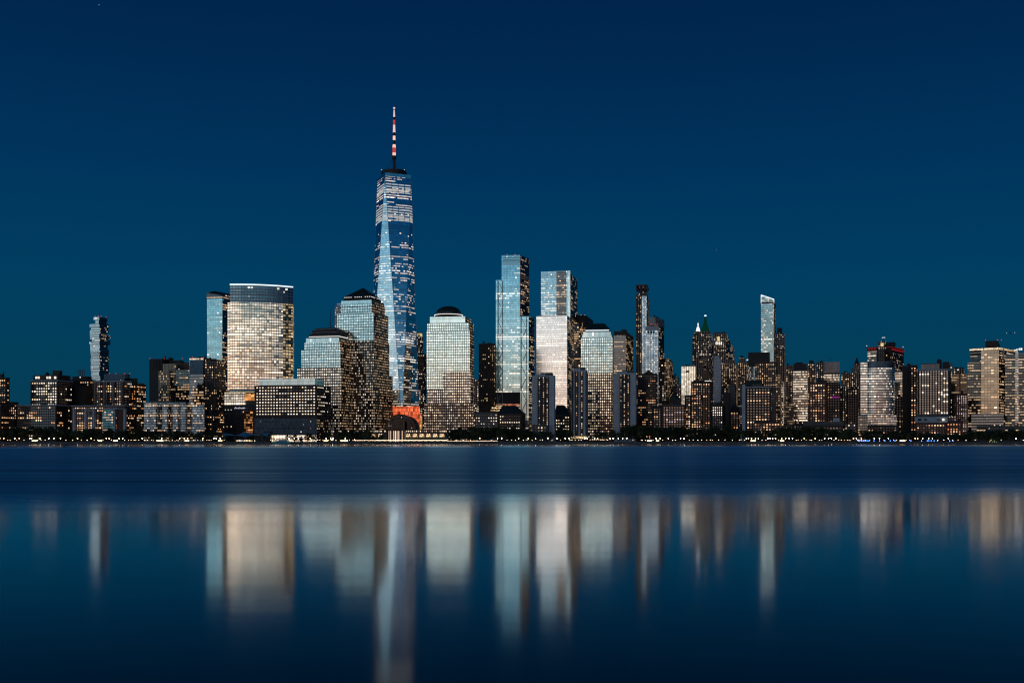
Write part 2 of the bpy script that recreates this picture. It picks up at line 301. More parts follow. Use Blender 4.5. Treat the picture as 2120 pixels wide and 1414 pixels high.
class Building:
    def __init__(s, name, label, D, px, group=None, cat='building', psi=None):
        s.D = D; s.root = thing(name, label, cat, (PX(px, D), D, GZ), group); s.nwin = 0; s.cache = {}; s.stuff = []
        s.psi = psi if psi is not None else 13.0
    def block(s, part, m, x1, x2, x3, yt, yb=None, D=None, psi=None, dep=40, roof='roof', sidem=None, cornice=None, psi2=None):
        D = D or s.D; psi = s.psi if psi is None else psi
        if x2 > 1440: psi = max(psi, math.degrees(math.atan((x1 - CX) / F)) + 1.0) if psi >= 0 else psi
        fp = rect(x1, x2, x3, D, psi, dep, psi2)
        z1 = PZ(yt, D); z0 = PZ(yb, D) if yb else GZ - .3
        bm = prism_bm(fp, z0, z1)
        mats = [MT[m] if isinstance(m, str) else m, MT[roof]]
        if sidem:
            mats.append(MT[sidem]); bm.faces.ensure_lookup_table(); bm.faces[1].material_index = 2  # right-hand face takes a darker material, its shade put into the colour
        o = finish(bm, part, mats, s.root)
        if cornice:
            h, mm = cornice
            finish(prism_bm(off(fp, .45), z1 - h, z1 + .35), 'cornice', [MT[mm], MT['roof']], s.root)
        return fp, z0, z1
    def poly(s, part, m, pts, yt, yb=None, D=None, roof='roof', ztops=None, top=None):
        D = D or s.D
        P = [(PX(a, b), b) for a, b in pts]; T = [(PX(a, b), b) for a, b in top] if top else None
        return finish(prism_bm(P, PZ(yb, D) if yb else GZ - .3, PZ(yt, D), T, ztops=ztops), part, [MT[m], MT[roof]], s.root), P
    def windows(s, fp, z0, z1, bay=3.5, fl=3.2, ww=1.8, wh=1.7, p=.4, pal='warm', un=.7, faces=(0, 1), skip=(), top=2.0, bottom=6.0, run=0, sidep=None):
        """every window a pane of its own standing 12 cm proud; the hundred highest are separate parts"""
        rnd = random.Random(int(abs(fp[0][0] * 7 + z1 * 13)))
        allw = []; ww *= .86; wh *= .86
        for fi in faces:
            A, B = Vector(fp[fi]), Vector(fp[(fi + 1) % 4]); L = (B - A).length; d = (B - A).normalized(); nrm = Vector((d.y, -d.x))
            nb = int((L - .8) / bay)
            if nb < 1: continue
            m0 = (L - nb * bay) / 2
            nr = int((z1 - top - z0 - bottom) / fl)
            pp = (sidep if (fi == 1 and sidep is not None) else p)
            for r in range(nr):
                z = z1 - top - (r + .5) * fl
                rowp = pp * .8 * rnd.uniform(.55, 1.5); keep = None
                for k in range(nb):
                    if k in skip and fi == 0: continue
                    if keep is None or rnd.random() < .45: keep = rnd.random() < rowp
                    c = A + d * (m0 + (k + .5) * bay) + nrm * .12
                    if keep: mt = rnd.choice(WIN[pal])
                    else: mt = W_UN if rnd.random() < un else W_DK
                    allw.append((fi, c, z, d, mt))
        allw.sort(key=lambda w: (w[0], -w[2]))
        for fi, c, z, d, mt in allw:
            if s.nwin < 100:
                key = (fi, mt.name, ww, wh)
                me = s.cache.get(key)
                if me is None:
                    me = bpy.data.meshes.new('window'); h = d * (ww / 2)
                    nn = Vector((d.y, -d.x)) * -.1
                    vs = [(-h.x, -h.y, -wh / 2), (h.x, h.y, -wh / 2), (h.x, h.y, wh / 2), (-h.x, -h.y, wh / 2)]
                    vs += [(a + nn.x, b + nn.y, c2) for a, b, c2 in vs]
                    me.from_pydata(vs, [], [(0, 1, 2, 3), (0, 4, 5, 1), (1, 5, 6, 2), (2, 6, 7, 3), (3, 7, 4, 0)])
                    me.materials.append(mt); s.cache[key] = me
                o = bpy.data.objects.new('window', me); COL.objects.link(o); o.parent = s.root
                o.location = Vector((c.x, c.y, z)) - Vector(s.root.location); s.nwin += 1
            else: s.stuff.append((c, z, d, mt, ww, wh))
    def close(s):
        if not s.stuff: return
        mats = []; me = bpy.data.meshes.new('window'); V = []; Fc = []; mi = []
        r = Vector(s.root.location)
        for c, z, d, mt, ww, wh in s.stuff:
            if mt not in mats: mats.append(mt)
            h = d * (ww / 2); b = len(V)
            for sx, sz in ((-1, -1), (1, -1), (1, 1), (-1, 1)): V.append((c.x + sx * h.x - r.x, c.y + sx * h.y - r.y, z + sz * wh / 2 - r.z))
            Fc.append((b, b + 1, b + 2, b + 3)); mi.append(mats.index(mt))
        me.from_pydata(V, [], Fc)
        for m in mats: me.materials.append(m)
        me.polygons.foreach_set('material_index', mi)
        o = link(bpy.data.objects.new('window', me), s.root); o['kind'] = 'stuff'
    def tank(s, px, yt, yb, D, w=4):
        x = PX(px, D); z1, z0 = PZ(yt, D), PZ(yb, D)
        bm = tube_bm((x, D + 8, z0), (x, D + 8, z0 + (z1 - z0) * .75), w / 2, seg=14); tube_bm((x, D + 8, z0 + (z1 - z0) * .75), (x, D + 8, z1), w / 2 + .2, .2, seg=14, bm=bm)
        finish(bm, 'water_tank', [MT['brick3']], s.root)
    def mast(s, px, yt, yb, D, r=.35, m='dark', name='antenna', dy=8):
        x = PX(px, D); finish(tube_bm((x, D + dy, PZ(yb, D)), (x, D + dy, PZ(yt, D)), r, r * .4, 6), name, [MT[m]], s.root)
    def beacon(s, px, py, D, r=.55, m='red_lit', dy=1):
        finish(ball_bm((PX(px, D), D + dy, PZ(py, D)), r), 'beacon', [MT[m]], s.root)
    def strip(s, name, m, fp, z0, z1, d=.25, faces=(0, 1)):
        """thin band fixed to the outside of a footprint"""
        for fi in faces:
            A, B = Vector(fp[fi]), Vector(fp[(fi + 1) % 4]); dr = (B - A).normalized(); nr = Vector((dr.y, -dr.x))
            q = [A + nr * d, B + nr * d, B + nr * .02, A + nr * .02]
            finish(prism_bm(q, z0, z1), name, [MT[m], MT[m]], s.root)

exec_parts = []
# ================================================================== SETTING
def setting():
    # water
    m, n, l = mat('river_water')
    o = n.new('ShaderNodeOutputMaterial'); g = n.new('ShaderNodeBsdfGlossy'); df = n.new('ShaderNodeBsdfDiffuse'); fr = n.new('ShaderNodeFresnel'); mx = n.new('ShaderNodeMixShader')
    df.inputs[0].default_value = (.0005, .006, .012, 1); fr.inputs['IOR'].default_value = 1.5
    ge = n.new('ShaderNodeNewGeometry'); sp = n.new('ShaderNodeSeparateXYZ'); l.new(ge.outputs['Position'], sp.inputs[0])
    def MA(op, a, b):
        x = n.new('ShaderNodeMath'); x.operation = op
        for i, v in ((0, a), (1, b)):
            if isinstance(v, (int, float)): x.inputs[i].default_value = v
            else: l.new(v, x.inputs[i])
        return x.outputs[0]
    # wind-roughened lane in mid river, calm by both shores; ragged edges along x
    mp = n.new('ShaderNodeMapping'); mp.inputs['Scale'].default_value = (.0035, .03, 1); l.new(ge.outputs['Position'], mp.inputs[0])
    nz = n.new('ShaderNodeTexNoise'); nz.inputs['Scale'].default_value = 1; nz.inputs['Detail'].default_value = 3; l.new(mp.outputs[0], nz.inputs['Vector'])
    yy = MA('ADD', sp.outputs[1], MA('MULTIPLY', MA('SUBTRACT', nz.outputs[0], .5), 18))
    yy = MA('SUBTRACT', yy, MA('MULTIPLY', sp.outputs[0], .28))
    inv = MA('DIVIDE', 1000.0, MA('MAXIMUM', yy, 5.0))
    cr = n.new('ShaderNodeValToRGB'); mr = n.new('ShaderNodeMapRange'); mr.inputs[1].default_value = 0; mr.inputs[2].default_value = 40; l.new(inv, mr.inputs[0]); l.new(mr.outputs[0], cr.inputs[0])
    # 1000/y: far calm <1.02, rough 1.1..9.5, near calm >12
    e = cr.color_ramp.elements; e[0].position = 1.12 / 40; e[0].color = (RA, RA, RA, 1); e[1].position = 1.32 / 40; e[1].color = (RB, RB, RB, 1)
    for p_, v_ in ((6.8 / 40, RB), (9.2 / 40, RB * .78 + RC * .22), (11 / 40, RB * .38 + RC * .62), (12.8 / 40, RB * .12 + RC * .88), (15.5 / 40, RC), (30 / 40, RC * .9)):
        q = cr.color_ramp.elements.new(p_); q.color = (v_, v_, v_, 1)
    mp2 = n.new('ShaderNodeMapping'); mp2.inputs['Scale'].default_value = (.006, .12, 1); l.new(ge.outputs['Position'], mp2.inputs[0])
    nz2 = n.new('ShaderNodeTexNoise'); nz2.inputs['Scale'].default_value = 1; nz2.inputs['Detail'].default_value = 3; l.new(mp2.outputs[0], nz2.inputs['Vector'])
    rr = MA('MULTIPLY', cr.outputs[0], MA('ADD', .72, MA('MULTIPLY', nz2.outputs[0], .56)))
    l.new(rr, g.inputs['Roughness'])
    mp3 = n.new('ShaderNodeMapping'); mp3.inputs['Scale'].default_value = (.05, .5, 1); l.new(ge.outputs['Position'], mp3.inputs[0])
    nz3 = n.new('ShaderNodeTexNoise'); nz3.inputs['Scale'].default_value = 1; nz3.inputs['Detail'].default_value = 3; l.new(mp3.outputs[0], nz3.inputs['Vector'])
    bp = n.new('ShaderNodeBump'); bp.inputs['Strength'].default_value = 1; bp.inputs['Distance'].default_value = .003; l.new(nz3.outputs[0], bp.inputs['Height']); l.new(bp.outputs[0], g.inputs['Normal'])
    tn = n.new('ShaderNodeMix'); tn.data_type = 'RGBA'; tn.inputs[6].default_value = (.96, .98, 1, 1); tn.inputs[7].default_value = (.48, .86, 1, 1)
    tr_ = n.new('ShaderNodeMapRange'); tr_.inputs[1].default_value = .15; tr_.inputs[2].default_value = .36; l.new(cr.outputs[0], tr_.inputs[0]); l.new(tr_.outputs[0], tn.inputs[0]); l.new(tn.outputs[2], g.inputs['Color'])
    l.new(MA('MINIMUM', .97, MA('MULTIPLY', MA('MULTIPLY', MA('POWER', fr.outputs[0], 2.2), 2.2), MA('SUBTRACT', 1.37, MA('MULTIPLY', rr, 2.6)))), mx.inputs[0]); l.new(df.outputs[0], mx.inputs[1]); l.new(g.outputs[0], mx.inputs[2]); l.new(mx.outputs[0], o.inputs[0])
    bm = bmesh.new(); vs = [bm.verts.new(v) for v in ((-9000, -500, 0), (9000, -500, 0), (9000, 1331, 0), (-9000, 1331, 0))]; bm.faces.new(vs)
    w = finish(bm, 'water', [m]); w['kind'] = 'structure'
    bm = bmesh.new(); vs = [bm.verts.new(v) for v in ((-9000, 1331.5, GZ), (9000, 1331.5, GZ), (9000, 24000, GZ), (-9000, 24000, GZ))]; bm.faces.new(vs)
    gr = finish(bm, 'ground', [plain('ground_asphalt', (.04, .042, .038), .9, var=.4, scale=.02)]); gr['kind'] = 'structure'
    bm = bmesh.new(); vs = [bm.verts.new(v) for v in ((-2000, 1333, GZ + .02), (2000, 1333, GZ + .02), (2000, 1352, GZ + .02), (-2000, 1352, GZ + .02))]; bm.faces.new(vs)
    pv = finish(bm, 'promenade_pavement', [plain('paving', (.16, .15, .135), .8)]); pv['kind'] = 'structure'
    sw = solo(box_bm(-2200, 2200, 1330, 1332.6, -2, GZ + .5), 'seawall', [MT['stone'], MT['stone']], 'long low stone seawall between the river and the promenade', 'seawall')
    # sky
    w = bpy.data.worlds.new('World'); SC.world = w; w.use_nodes = True
    n, l = w.node_tree.nodes, w.node_tree.links; bg = n['Background']
    tc = n.new('ShaderNodeTexCoord'); nm = n.new('ShaderNodeVectorMath'); nm.operation = 'NORMALIZE'; l.new(tc.outputs['Generated'], nm.inputs[0])
    sp = n.new('ShaderNodeSeparateXYZ'); l.new(nm.outputs[0], sp.inputs[0])
    def MA(op, a, b=0):
        x = n.new('ShaderNodeMath'); x.operation = op
        for i, v in ((0, a), (1, b)):
            if isinstance(v, (int, float)): x.inputs[i].default_value = v
            else: l.new(v, x.inputs[i])
        return x.outputs[0]
    el = MA('DIVIDE', MA('ARCSINE', sp.outputs[2]), math.pi / 2)      # 0 horizon .. 1 zenith
    def ramp(stops):
        r = n.new('ShaderNodeValToRGB'); l.new(el, r.inputs[0]); r.color_ramp.interpolation = 'EASE' if False else 'LINEAR'
        els = r.color_ramp.elements
        while len(els) > 1: els.remove(els[-1])
        for i, (d, c) in enumerate(stops):
            q = els[0] if i == 0 else els.new(d / 90)
            q.position = d / 90; q.color = (*c, 1)
        return r.outputs[0]
    east = ramp(EAST); west = ramp(WEST); westc = ramp(WESTC)
    az = math.radians(28); sx, sy = -math.sin(az), -math.cos(az)          # horizontal direction of the sunset glow, behind the camera
    hl = MA('MAXIMUM', MA('SQRT', MA('ADD', MA('MULTIPLY', sp.outputs[0], sp.outputs[0]), MA('MULTIPLY', sp.outputs[1], sp.outputs[1]))), .001)
    dt = MA('DIVIDE', MA('ADD', MA('MULTIPLY', sp.outputs[0], sx), MA('MULTIPLY', sp.outputs[1], sy)), hl)
    mr = n.new('ShaderNodeMapRange'); mr.interpolation_type = 'SMOOTHSTEP'; mr.inputs[1].default_value = -.08; mr.inputs[2].default_value = .93; l.new(dt, mr.inputs[0])
    kr = n.new('ShaderNodeMapRange'); kr.interpolation_type = 'SMOOTHSTEP'; kr.inputs[1].default_value = -.78; kr.inputs[2].default_value = -.28; l.new(MA('DIVIDE', sp.outputs[0], hl), kr.inputs[0])
    wm = n.new('ShaderNodeMix'); wm.data_type = 'RGBA'; l.new(kr.outputs[0], wm.inputs[0]); l.new(westc, wm.inputs[6]); l.new(west, wm.inputs[7])
    mx = n.new('ShaderNodeMix'); mx.data_type = 'RGBA'; l.new(mr.outputs[0], mx.inputs[0]); l.new(east, mx.inputs[6]); l.new(wm.outputs[2], mx.inputs[7])
    sk = n.new('ShaderNodeTexSky'); sk.sky_type = 'NISHITA'; sk.sun_disc = False; sk.sun_elevation = math.radians(-4); sk.sun_rotation = math.radians(180 + 22)
    ns = n.new('ShaderNodeMix'); ns.data_type = 'RGBA'; ns.blend_type = 'ADD'; ns.inputs[0].default_value = .02
    l.new(mx.outputs[2], ns.inputs[6]); l.new(sk.outputs[0], ns.inputs[7])
    l.new(ns.outputs[2], bg.inputs[0]); bg.inputs[1].default_value = 1.0
    # last glow of the set sun
    L = bpy.data.lights.new('sun', 'SUN'); L.energy = .05; L.angle = math.radians(20); L.color = (1, .7, .5); L.specular_factor = 0
    so = bpy.data.objects.new('sun', L); COL.objects.link(so); so.rotation_euler = (math.radians(84), 0, math.radians(-22))
    cam = bpy.data.cameras.new('camera'); co = bpy.data.objects.new('camera', cam); COL.objects.link(co); SC.camera = co
    co.location = (0, 0, CZ); co.rotation_euler = (math.pi / 2, 0, 0)
    cam.sensor_width = 36; cam.lens = 36 * F / 2120; cam.shift_y = (HY - 707) / 2120; cam.clip_end = 60000; cam.clip_start = .5
RA, RB, RC = .14, .37, .095
EAST = [(0, (.0025, .043, .080)), (4, (.001, .049, .100)), (8, (.0002, .048, .118)), (13, (0, .0355, .108)), (18, (0, .0240, .086)), (23, (0, .0165, .067)), (45, (0, .009, .034)), (90, (0, .007, .025))]
WEST = [(0, (.55, .26, .19)), (1.8, (.80, .50, .38)), (3.6, (.86, .70, .60)), (5.2, (.76, .80, .80)), (7, (.54, .74, .82)), (9.5, (.24, .49, .65)), (13, (.05, .25, .44)), (16, (.01, .12, .28)), (22, (.001, .055, .17)), (45, (0, .02, .08)), (90, (0, .012, .05))]
WESTC = [(0, (.22, .27, .31)), (1.8, (.46, .50, .53)), (3.6, (.60, .67, .70)), (5.2, (.62, .76, .80)), (7, (.50, .72, .80)), (9.5, (.32, .58, .72)), (13, (.13, .40, .58)), (16, (.03, .18, .34)), (22, (.002, .06, .18)), (45, (0, .02, .08)), (90, (0, .012, .05))]
setting()
#@@BUILDINGS
# ================================================================== BUILDINGS, left to right
def far_building(name, label, D, blocks, psi=None, extras=None, **k):
    b = Building(name, label, D, (blocks[0][1] + blocks[0][2]) / 2, psi=psi, **k)
    for i, q in enumerate(blocks):
        m, x1, x2, x3, yt = q[:5]; kw = dict(q[5]) if len(q) > 5 else {}
        nopl = kw.get('part'); fp, z0, z1 = b.block(kw.pop('part', 'tower_block' if i == 0 else 'setback_block'), m, x1, x2, x3, yt, **kw)
        if not nopl: clutter(b, fp, z1)
    if extras: extras(b)
    b.close(); return b

def brick_block(name, label, D, px, tiers, psi=None):
    """near-row block: each tier (wall material, x1, x2, x3, ytop, window spec, options)"""
    b = Building(name, label, D, px, psi=psi)
    for t in tiers:
        m, x1, x2, x3, yt, ws = t[:6]; kw = dict(t[6]) if len(t) > 6 else {}
        fp, z0, z1 = b.block(kw.pop('part', 'wall'), m, x1, x2, x3, yt, **kw)
        if ws: b.windows(fp, z0, z1, **ws)
        clutter(b, fp, z1)
    return b

# 1 cut by the left edge
b = brick_block('apartment_building', 'tall dark brick apartment block cut off by the left edge of the photo', 1420, 8,
    [('brick3', -26, 13, 20, 782, dict(p=.45, pal='warm', bay=3.3, un=.3), dict(cornice=(1.2, 'brick2'))), ('brick3', -40, 2, 34, 833, dict(p=.4, pal='warm', bay=3.6, un=.2), dict(D=1395))])
b.block('penthouse', 'black', -14, 4, 9, 774, 783, D=1428); b.mast(1, 766, 776, 1428, .8); b.close()
# low block between
b = brick_block('apartment_building', 'low dark block with a few red-lit windows left of the wide grey-windowed block', 1440, 27, [('brick3', 18, 34, 38, 832, dict(p=.15, pal='warm', un=.3), {})]); b.close()
# 2 wide grid block
b = brick_block('apartment_building', 'broad apartment block with a tight square window grid and taller tower set back on it', 1410, 85,
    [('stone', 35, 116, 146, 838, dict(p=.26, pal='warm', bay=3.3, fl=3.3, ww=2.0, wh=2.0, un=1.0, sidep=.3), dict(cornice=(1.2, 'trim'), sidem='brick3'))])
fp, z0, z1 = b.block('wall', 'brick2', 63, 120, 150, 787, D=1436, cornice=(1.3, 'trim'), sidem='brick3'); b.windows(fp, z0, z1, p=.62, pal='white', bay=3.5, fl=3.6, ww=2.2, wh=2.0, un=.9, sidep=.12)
b.block('upper_storey', 'brick3', 69, 121, 146, 776, 788, D=1442); b.block('penthouse', 'brick2', 109, 123, 129, 767, 777, D=1446)
x = PX(94, 1446); finish(ball_bm((x, 1452, PZ(776, 1446)), 2.6, sub=2, sq=1.6), 'dome', [MT['copperdark']], b.root)
for i, px in enumerate((73, 78, 96, 101, 112)): b.block('window', WIN['white'][i % 2], px, px + 3.4, None, 779.4, 784, D=1441.6, dep=1)
b.close()
# 3 dark building behind
b = brick_block('apartment_building', 'dark flat-topped building behind and between the two brick tower blocks', 1490, 165, [('brick3', 140, 186, 197, 786, dict(p=.25, pal='warm', fl=3.4, un=.15), dict(cornice=(1.6, 'brick2')))])
b.block('setback_block', 'black', 137, 175, 190, 800, 900, D=1470)
b.block('penthouse', 'brick3', 150, 181, 190, 779, 787, D=1496)
fpz = PX(166.5, 1500); bm = bmesh.new(); bm.loops.layers.uv.verify()
for dx in (-3.2, 0, 3.2):
    for dy in (0, 6): tube_bm((fpz + dx, 1500 + dy, PZ(780, 1500)), (fpz + dx, 1500 + dy, PZ(767, 1500)), .35, bm=bm)
box_bm(fpz - 3.8, fpz + 3.8, 1499.5, 1506.5, PZ(767, 1500), PZ(766, 1500), bm); finish(bm, 'roof_lantern', [MT['stone'], MT['roof']], b.root)
b.beacon(166, 781, 1498, .9, 'lineW', 0); b.close()
# 4 twin of the wide block
b = brick_block('apartment_building', 'brick apartment block with pale cornices, glazed bay and red roof beacons below the stacked tower', 1405, 205,
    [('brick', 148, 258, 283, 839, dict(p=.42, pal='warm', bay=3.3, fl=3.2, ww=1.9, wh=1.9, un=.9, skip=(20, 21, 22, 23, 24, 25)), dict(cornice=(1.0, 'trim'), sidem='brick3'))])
b.block('glazed_bay', grid('teal_bay_glass', bay=2.6, floor=3.3, wu=.9, wv=.7, lu=.85, lv=.5, p=.15, sp=.12, run=3, strength=.8, wall=(.05, .09, .1), tint=(.12, .26, .30), litA=WARM, litB=CREAM), 212, 234, 235, 848, 896, D=1404.2, dep=.8)
b.block('cornice', 'trim', 148, 258, 259, 845, 846.6, D=1404.4, dep=.5)
for px in (152, 176, 193, 236, 257): b.block('stone_pier', 'paleblue', px - 1.6, px + 1.6, px + 1.7, 847, 905, D=1404.5, dep=.4)
fp, z0, z1 = b.block('wall', 'brick', 193, 256, 274, 788, D=1432, cornice=(1.6, 'trim'), sidem='brick3'); b.windows(fp, z0, z1, p=.55, pal='mixed', bay=3.4, fl=3.4, ww=2.0, wh=1.8, un=.9)
for px in (196, 215, 234, 252): b.block('stone_pier', 'lime', px - 1.3, px + 1.3, px + 1.4, 791, 838, D=1431.5, dep=.4)
fp, z0, z1 = b.block('wall', 'brick3', 262, 282, 303, 795, D=1450); b.windows(fp, z0, z1, p=.5, pal='warm', bay=3.2, un=.2)
b.block('penthouse', 'bluegrid', 215, 258, 269, 774, 789, D=1444); b.block('penthouse', 'black', 269, 279, 285, 783, 796, D=1452); b.block('penthouse', 'stone', 283, 290, 299, 793, 796, D=1455)
for px in (226, 239, 257, 268): b.beacon(px, 773.2, 1444)
b.close()
# 5 stacked-box tower
b = Building('stacked_box_tower', 'slim glass tower of offset stacked boxes rising behind the brick blocks', 2350, 206, psi=24)
rnd = random.Random(5); y = 656.0; i = 0
while y < 800:
    h = rnd.choice((4.2, 4.2, 6.4)) if y < 712 else rnd.choice((4.2, 8.4))
    k = 3.0 if y < 720 else 1.0
    o1, o2, o3 = rnd.uniform(-1, 1) * k, rnd.uniform(-1.3, 1.3) * min(k, 1.5), rnd.uniform(-1, 1) * k
    if y < 664: o1 += 7; o3 -= 5
    if 664 < y < 680: o3 += 1
    if 686 < y < 700: o3 -= 4 if i % 2 else 0
    b.block('floor_block', 'jenga', 188 + o1, 206 + o2, 226 + o3, y, y + h + .02, D=2350 + rnd.uniform(-3, 3), sidem='jengashade')
    b.block('floor_gap', 'black', 190 + o1 * .4, 206.4, 224 + o3 * .4, y + h - .5, y + h + .9, D=2352)
    y += h + .8; i += 1
b.block('floor_block', 'jengashade', 189, 206, 225, 790, D=2353)
for px, py in ((197, 655), (203, 654.6), (209, 654.8), (219, 657)): b.beacon(px, py, 2352, .8)
b.close()
# 6-7 slab + ribbed + glass
b = far_building('office_slab', 'windowless dark brown slab tower left of the pale ribbed building', 1750, [('black', 309, 337, 382, 743), ('black', 336, 372, 380, 746, dict(D=1760))])
for px in (316, 322, 328, 334): b.block('fin', 'dark', px, px + .8, None, 745, 765, D=1749, dep=.9)
for px in (310, 340, 377): b.beacon(px, 742, 1752, .6)
b.mast(355, 736, 745, 1770, .5)
b = far_building('office_building', 'mid-rise with a pale ribbed facade above a dark gridded wing', 1600, [('ribs', 328, 350, 351, 768), ('dglass2', 350, 363, 392, 765, dict(D=1604, part='wing')), ('ribs', 337, 363, 364, 753, dict(D=1622, part='upper_panel', yb=769)), ('brick2', 364, 380, 392, 750, dict(D=1640, part='upper_storey')), ('glassres', 364, 391, 392, 766, dict(D=1596, part='glass_wing'))])
for yy in (752, 756, 760, 764): b.block('louvre_band', 'lime', 380, 391.5, None, yy, yy + 1.2, D=1639, dep=1)
b.beacon(370, 764, 1596, .7, 'lineW'); b.close()
# 8 lit glass tower
b = far_building('glass_tower', 'dark glass tower with broken bands of lit floors and a dotted dark side', 1560, [('glasslit', 392, 421, 464, 741, dict(sidem='fardark')), ('black', 392, 421, 460, 740, dict(D=1564, yb=745, part='parapet')), ('fardark', 424, 446, 468, 747, dict(D=1545))])
b.block('glazed_storeys', 'bluegrid', 392.5, 420.5, 421, 745, 775, D=1559, dep=1)
for px in (398, 421, 438): b.beacon(px, 739.4, 1561, .6)
b.close()
# 9 low blue
b = Building('residential_block', 'low glassy blue-grey residential block on the promenade left of the brown hotel', 1400, 342)
fp, z0, z1 = b.block('facade', 'greyres', 298, 384, 390, 833, cornice=(.8, 'trim')); fp2, _, _ = b.block('facade', 'greyres', 384, 423, 440, 838, D=1403, sidem='fardark')
fp, z0, z1 = b.block('wall', 'brick3', 424, 440, 465, 848, D=1412); b.windows(fp, z0, z1, p=.42, pal='warm', bay=3, fl=3.1, ww=1.5, wh=1.5, un=.1)
for px in (318, 341, 363): b.block('glazed_bay', 'greyres', px - 5, px + 5, px + 5.1, 836, 896, D=1398.4, dep=1.4)
b.block('penthouse', 'stone', 310, 352, 356, 829.5, 834, D=1412); b.close()
# 10 slim glass tower
b = Building('glass_tower', 'slim pale-blue glass tower with a slanted top behind the big beige banded tower', 1780, 452, psi=14)
fp = rect(429.5, 459, 474.5, 1780, 14)
fpt = rect(428.5, 460.5, 476, 1780, 14)
z0, zA, zB, zC = GZ - .3, PZ(606, 1780), PZ(613.5, 1780), PZ(606, 1780)
bm = prism_bm(fp, z0, zA, top=fpt, ztops=[zA, zB, zC, zA + 6]); bm.faces.ensure_lookup_table(); bm.faces[1].material_index = 2
finish(bm, 'facade', [MT['teal2'], MT['roof'], MT['dglass']], b.root)
bm = prism_bm(off(fpt, .4), zB - 4, zA, ztops=[zA + 1, zB + 1, zC + 1, zA + 7]); finish(bm, 'crown', [MT['dglass'], MT['roof']], b.root)
b.mast(452, 600, 609, 1790, .5); b.mast(457, 602, 609, 1790, .4); b.close()
# 11 beige tower, curved front
b = Building('curved_office_tower', 'huge beige office tower with a bowed front and thin white light line along its roof', 1565, 540)
def arc(x1, d1, x2, d2, bulge, n=12):
    A, B = Vector((PX(x1, d1), d1)), Vector((PX(x2, d2), d2)); nr = Vector(((B - A).y, -(B - A).x)).normalized()
    return [A + (B - A) * (i / n) + nr * bulge * (1 - (2 * i / n - 1) ** 2) for i in range(n + 1)]
def poly_block(part, m, P, z0, z1, roof='roof', smooth=False):
    return finish(prism_bm([tuple(p) for p in P], z0, z1), part, [MT[m] if isinstance(m, str) else m, MT[roof]], b.root, smooth)
zt = PZ(590, 1565); back = [Vector((PX(604, 1640), 1640)), Vector((PX(490, 1630), 1630))]
A = arc(476, 1565, 606.5, 1592, 9)
poly_block('facade', 'gs', A[:11] + back, PZ(805, 1565), zt - 25)
poly_block('crown', 'gstop', A + back, zt - 25, zt)
Ar = [A[10], A[11], A[12], Vector((PX(608.5, 1625), 1625)), A[10] + Vector((0, 40))]
poly_block('corner_facade', 'gsright', Ar, GZ, zt - 25)
poly_block('plinth', 'gstop', A[:11] + back, PZ(812, 1565), PZ(805, 1565))
def ribbon(part, m, P, z, h, d=.5):
    bm = bmesh.new(); bm.loops.layers.uv.verify()
    for p, q in zip(P, P[1:]):
        nr = Vector(((q - p).y, -(q - p).x)).normalized()
        prism_bm([tuple(p + nr * d), tuple(q + nr * d), tuple(q), tuple(p)], z, z + h, bm=bm)
    return finish(bm, part, [MT[m], MT[m]], b.root)
ribbon('roof_light_line', 'lineC', A, zt - .2, 1.7, .7)
for yy in (599, 605, 610, 617, 622.5): ribbon('metal_band', 'trim', A, PZ(yy, 1565), .9)
for yy in (664, 701, 716, 738, 752, 791, 807): ribbon('metal_band', 'trim', A, PZ(yy, 1565), .7)
b.block('side_strip', 'gs', 470.8, 476, 476.2, 627, 806, D=1571, psi=0, dep=6); 
for py, x1, x2 in ((699, 492, 560), (671, 477, 590)): pass
b.block('podium', 'dark', 464, 528, 529, 812, D=1530); b.block('podium_glass', 'gs', 464.5, 505, 505.5, 813, 838, D=1529, dep=.8)
b.block('light_line', 'lineG', 464.5, 526, None, 811.6, 812.4, D=1528.4, dep=.6)
b.close()
led = solo(prism_bm(rect(506, 526, None, 1528, 13, 1), PZ(829, 1528), PZ(815, 1528)), 'led_screen', [MT['orange'] or grid('led_picture', bay=5, floor=3, wu=1.1, wv=1.1, lu=1.1, lv=1.1, p=.8, sp=.5, strength=.7, wall=(.1, .03, .01), tint=(.05, .03, .02), litA=(1, .28, .05), litB=(1, .6, .2)), MT['dark']], 'glowing orange picture screen on the podium right below the huge beige tower', 'screen')
# 12 brown hotel
b = Building('hotel', 'dark brown hotel with a glowing copper stairwell and a small lit rooftop sign', 1470, 495)
fp, z0, z1 = b.block('wall', 'brick3', 464, 527, 528, 838); b.windows(fp, z0, z1, p=.1, pal='warm', bay=6, fl=5, ww=1.6, wh=1.6, un=.05, faces=(0,))
b.block('stairwell', grid('copper_stairwell', bay=3, floor=3.4, wu=.8, wv=.8, lu=.8, lv=.6, p=.55, sp=.6, run=2, strength=.42, wall=(.3, .11, .045), tint=(.4, .2, .1), litA=ORNG, litB=WARM, patch=.2), 505, 522, 523, 850, 896, D=1468.8, dep=.9)
for x1 in (466, 472, 478): b.beacon(x1 + .5, 848.4, 1468, .6, 'lineW', 0)
b.close()
